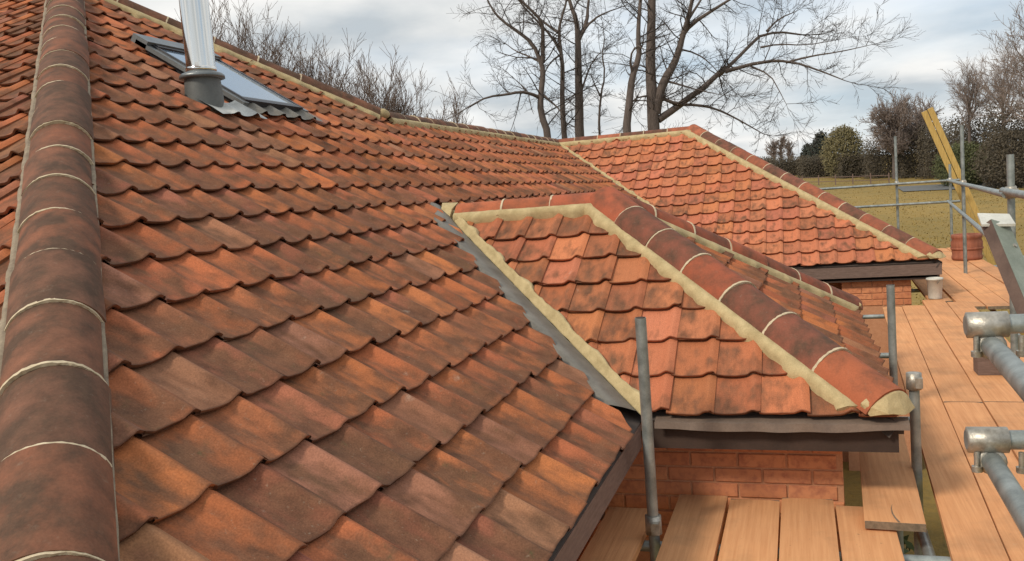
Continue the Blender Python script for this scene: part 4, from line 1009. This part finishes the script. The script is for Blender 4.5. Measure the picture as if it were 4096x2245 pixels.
HX = [(118, 5.0, 2.9), (112, 1.2, 2.4), (106, -2.6, 2.1), (101, -6.4, 2.0), (97, -9.0, 3.0), (94, -11.6, 3.4), (90, -13.4, 3.6), (86, -15.2, 3.8), (82, -17.2, 4.2), (80, -20.0, 4.6)]
HL = ['behind the far hip', 'under the slim far trees', 'at the foot of the small conifer', 'below the olive tree', 'under the broad brown tree', 'left behind the yellow planks', 'right behind the yellow planks', 'below the tall grey tree', 'below the slender tree', 'at the right edge']
for i, (x, y, zt) in enumerate(HX):
    leafy('hedge', x, y, zt, 1.2, M_HEDGE, 'dark hedge clump ' + HL[i], 620+i, 'hedge', .085, 9000, 'hedge', 'hedge beyond the field', lx=2.4)
# pale fence line and grey lane at the field edge
def strip(name, pts, w, mat, lift, label=None, kind='structure'):
    mb = MB(); vs = []
    for (x, y) in pts: vs += [(x-w, y, ground_z(x-w, y)+lift), (x+w, y, ground_z(x+w, y)+lift)]
    mb.add(vs, [(2*i, 2*i+1, 2*i+3, 2*i+2) for i in range(len(pts)-1)]); return tag(mb.build(name, mat), kind=kind)
M_LANE = simple('lane_asphalt', (.10, .105, .105), (.16, .165, .165), 3, .9)
strip('lane', [(78-.2*i, -8-2.0*i) for i in range(8)], 3.0, M_LANE, .06)
fl = thing('field_fence', (88, -6, ground_z(88, -6)), 'weathered timber fence along the far edge of the field', 'fence')
for i in range(9):
    x, y = 92-.75*i, 4-1.5*i; z = ground_z(x, y); mb = MB(); mb.box((x, y, z+.4), (.05, .05, .6)); mb.build('post', M_FASCIA, fl)
    if i < 8:
        for h in (.35, .75):
            x2, y2 = 92-.75*(i+1), 4-1.5*(i+1); mb = MB(); mb.tube([(x, y, z+h), (x2, y2, ground_z(x2, y2)+h)], .035, 6); mb.build('rail', M_FASCIA, fl)
# rough grass over the field
gr = random.Random(31); V_, F_ = [], []
M_GRASS = simple('rough_grass', (0.20, 0.14, 0.032), (0.33, 0.225, 0.062), .5, .95, bump=0, fine=4)
for _ in range(42000):
    d = 22+gr.random()**1.3*75; k = gr.uniform(-.02, .62); x, y = FH.x*d+RH.x*d*k, FH.y*d+RH.y*d*k
    if gr.random() > .35+.9*max(0, noise.noise(Vector((x*.25, y*.25, 3)))+.25): continue
    z = ground_z(x, y); h = gr.uniform(.02, .08); w_ = gr.uniform(.015, .05); o = len(V_); lx_, ly_ = gr.gauss(0, .06), gr.gauss(0, .06)
    V_ += [(x-RH.x*w_, y-RH.y*w_, z-.02), (x+RH.x*w_, y+RH.y*w_, z-.02), (x+lx_, y+ly_, z+h)]; F_.append((o, o+1, o+2))
me = bpy.data.meshes.new('field_grass'); me.from_pydata(V_, [], F_); me.update(); tag(link('field_grass', me, M_GRASS), 'rough yellow green grass tufts over the field', 'grass', kind='stuff')
# weeds seen down through the gap beside the wall
wd = random.Random(77); V_, F_ = [], []
for _ in range(1800):
    p = Vector((wd.uniform(4.2, 9.5), wd.uniform(-1.1, .2), GZ+wd.random()**1.6*.8)); u_ = Vector((wd.gauss(0, .5), wd.gauss(0, .5), wd.uniform(.2, 1))).normalized(); v_ = u_.orthogonal().normalized(); s_ = wd.uniform(.04, .10); o = len(V_)
    V_ += [tuple(p-u_*s_), tuple(p+v_*s_*.4), tuple(p+u_*s_), tuple(p-v_*s_*.4)]; F_.append((o, o+1, o+2, o+3))
me = bpy.data.meshes.new('weeds'); me.from_pydata(V_, [], F_); me.update(); tag(link('weeds', me, M_WEED), 'green weeds on the ground below the scaffold', 'weeds', kind='stuff')
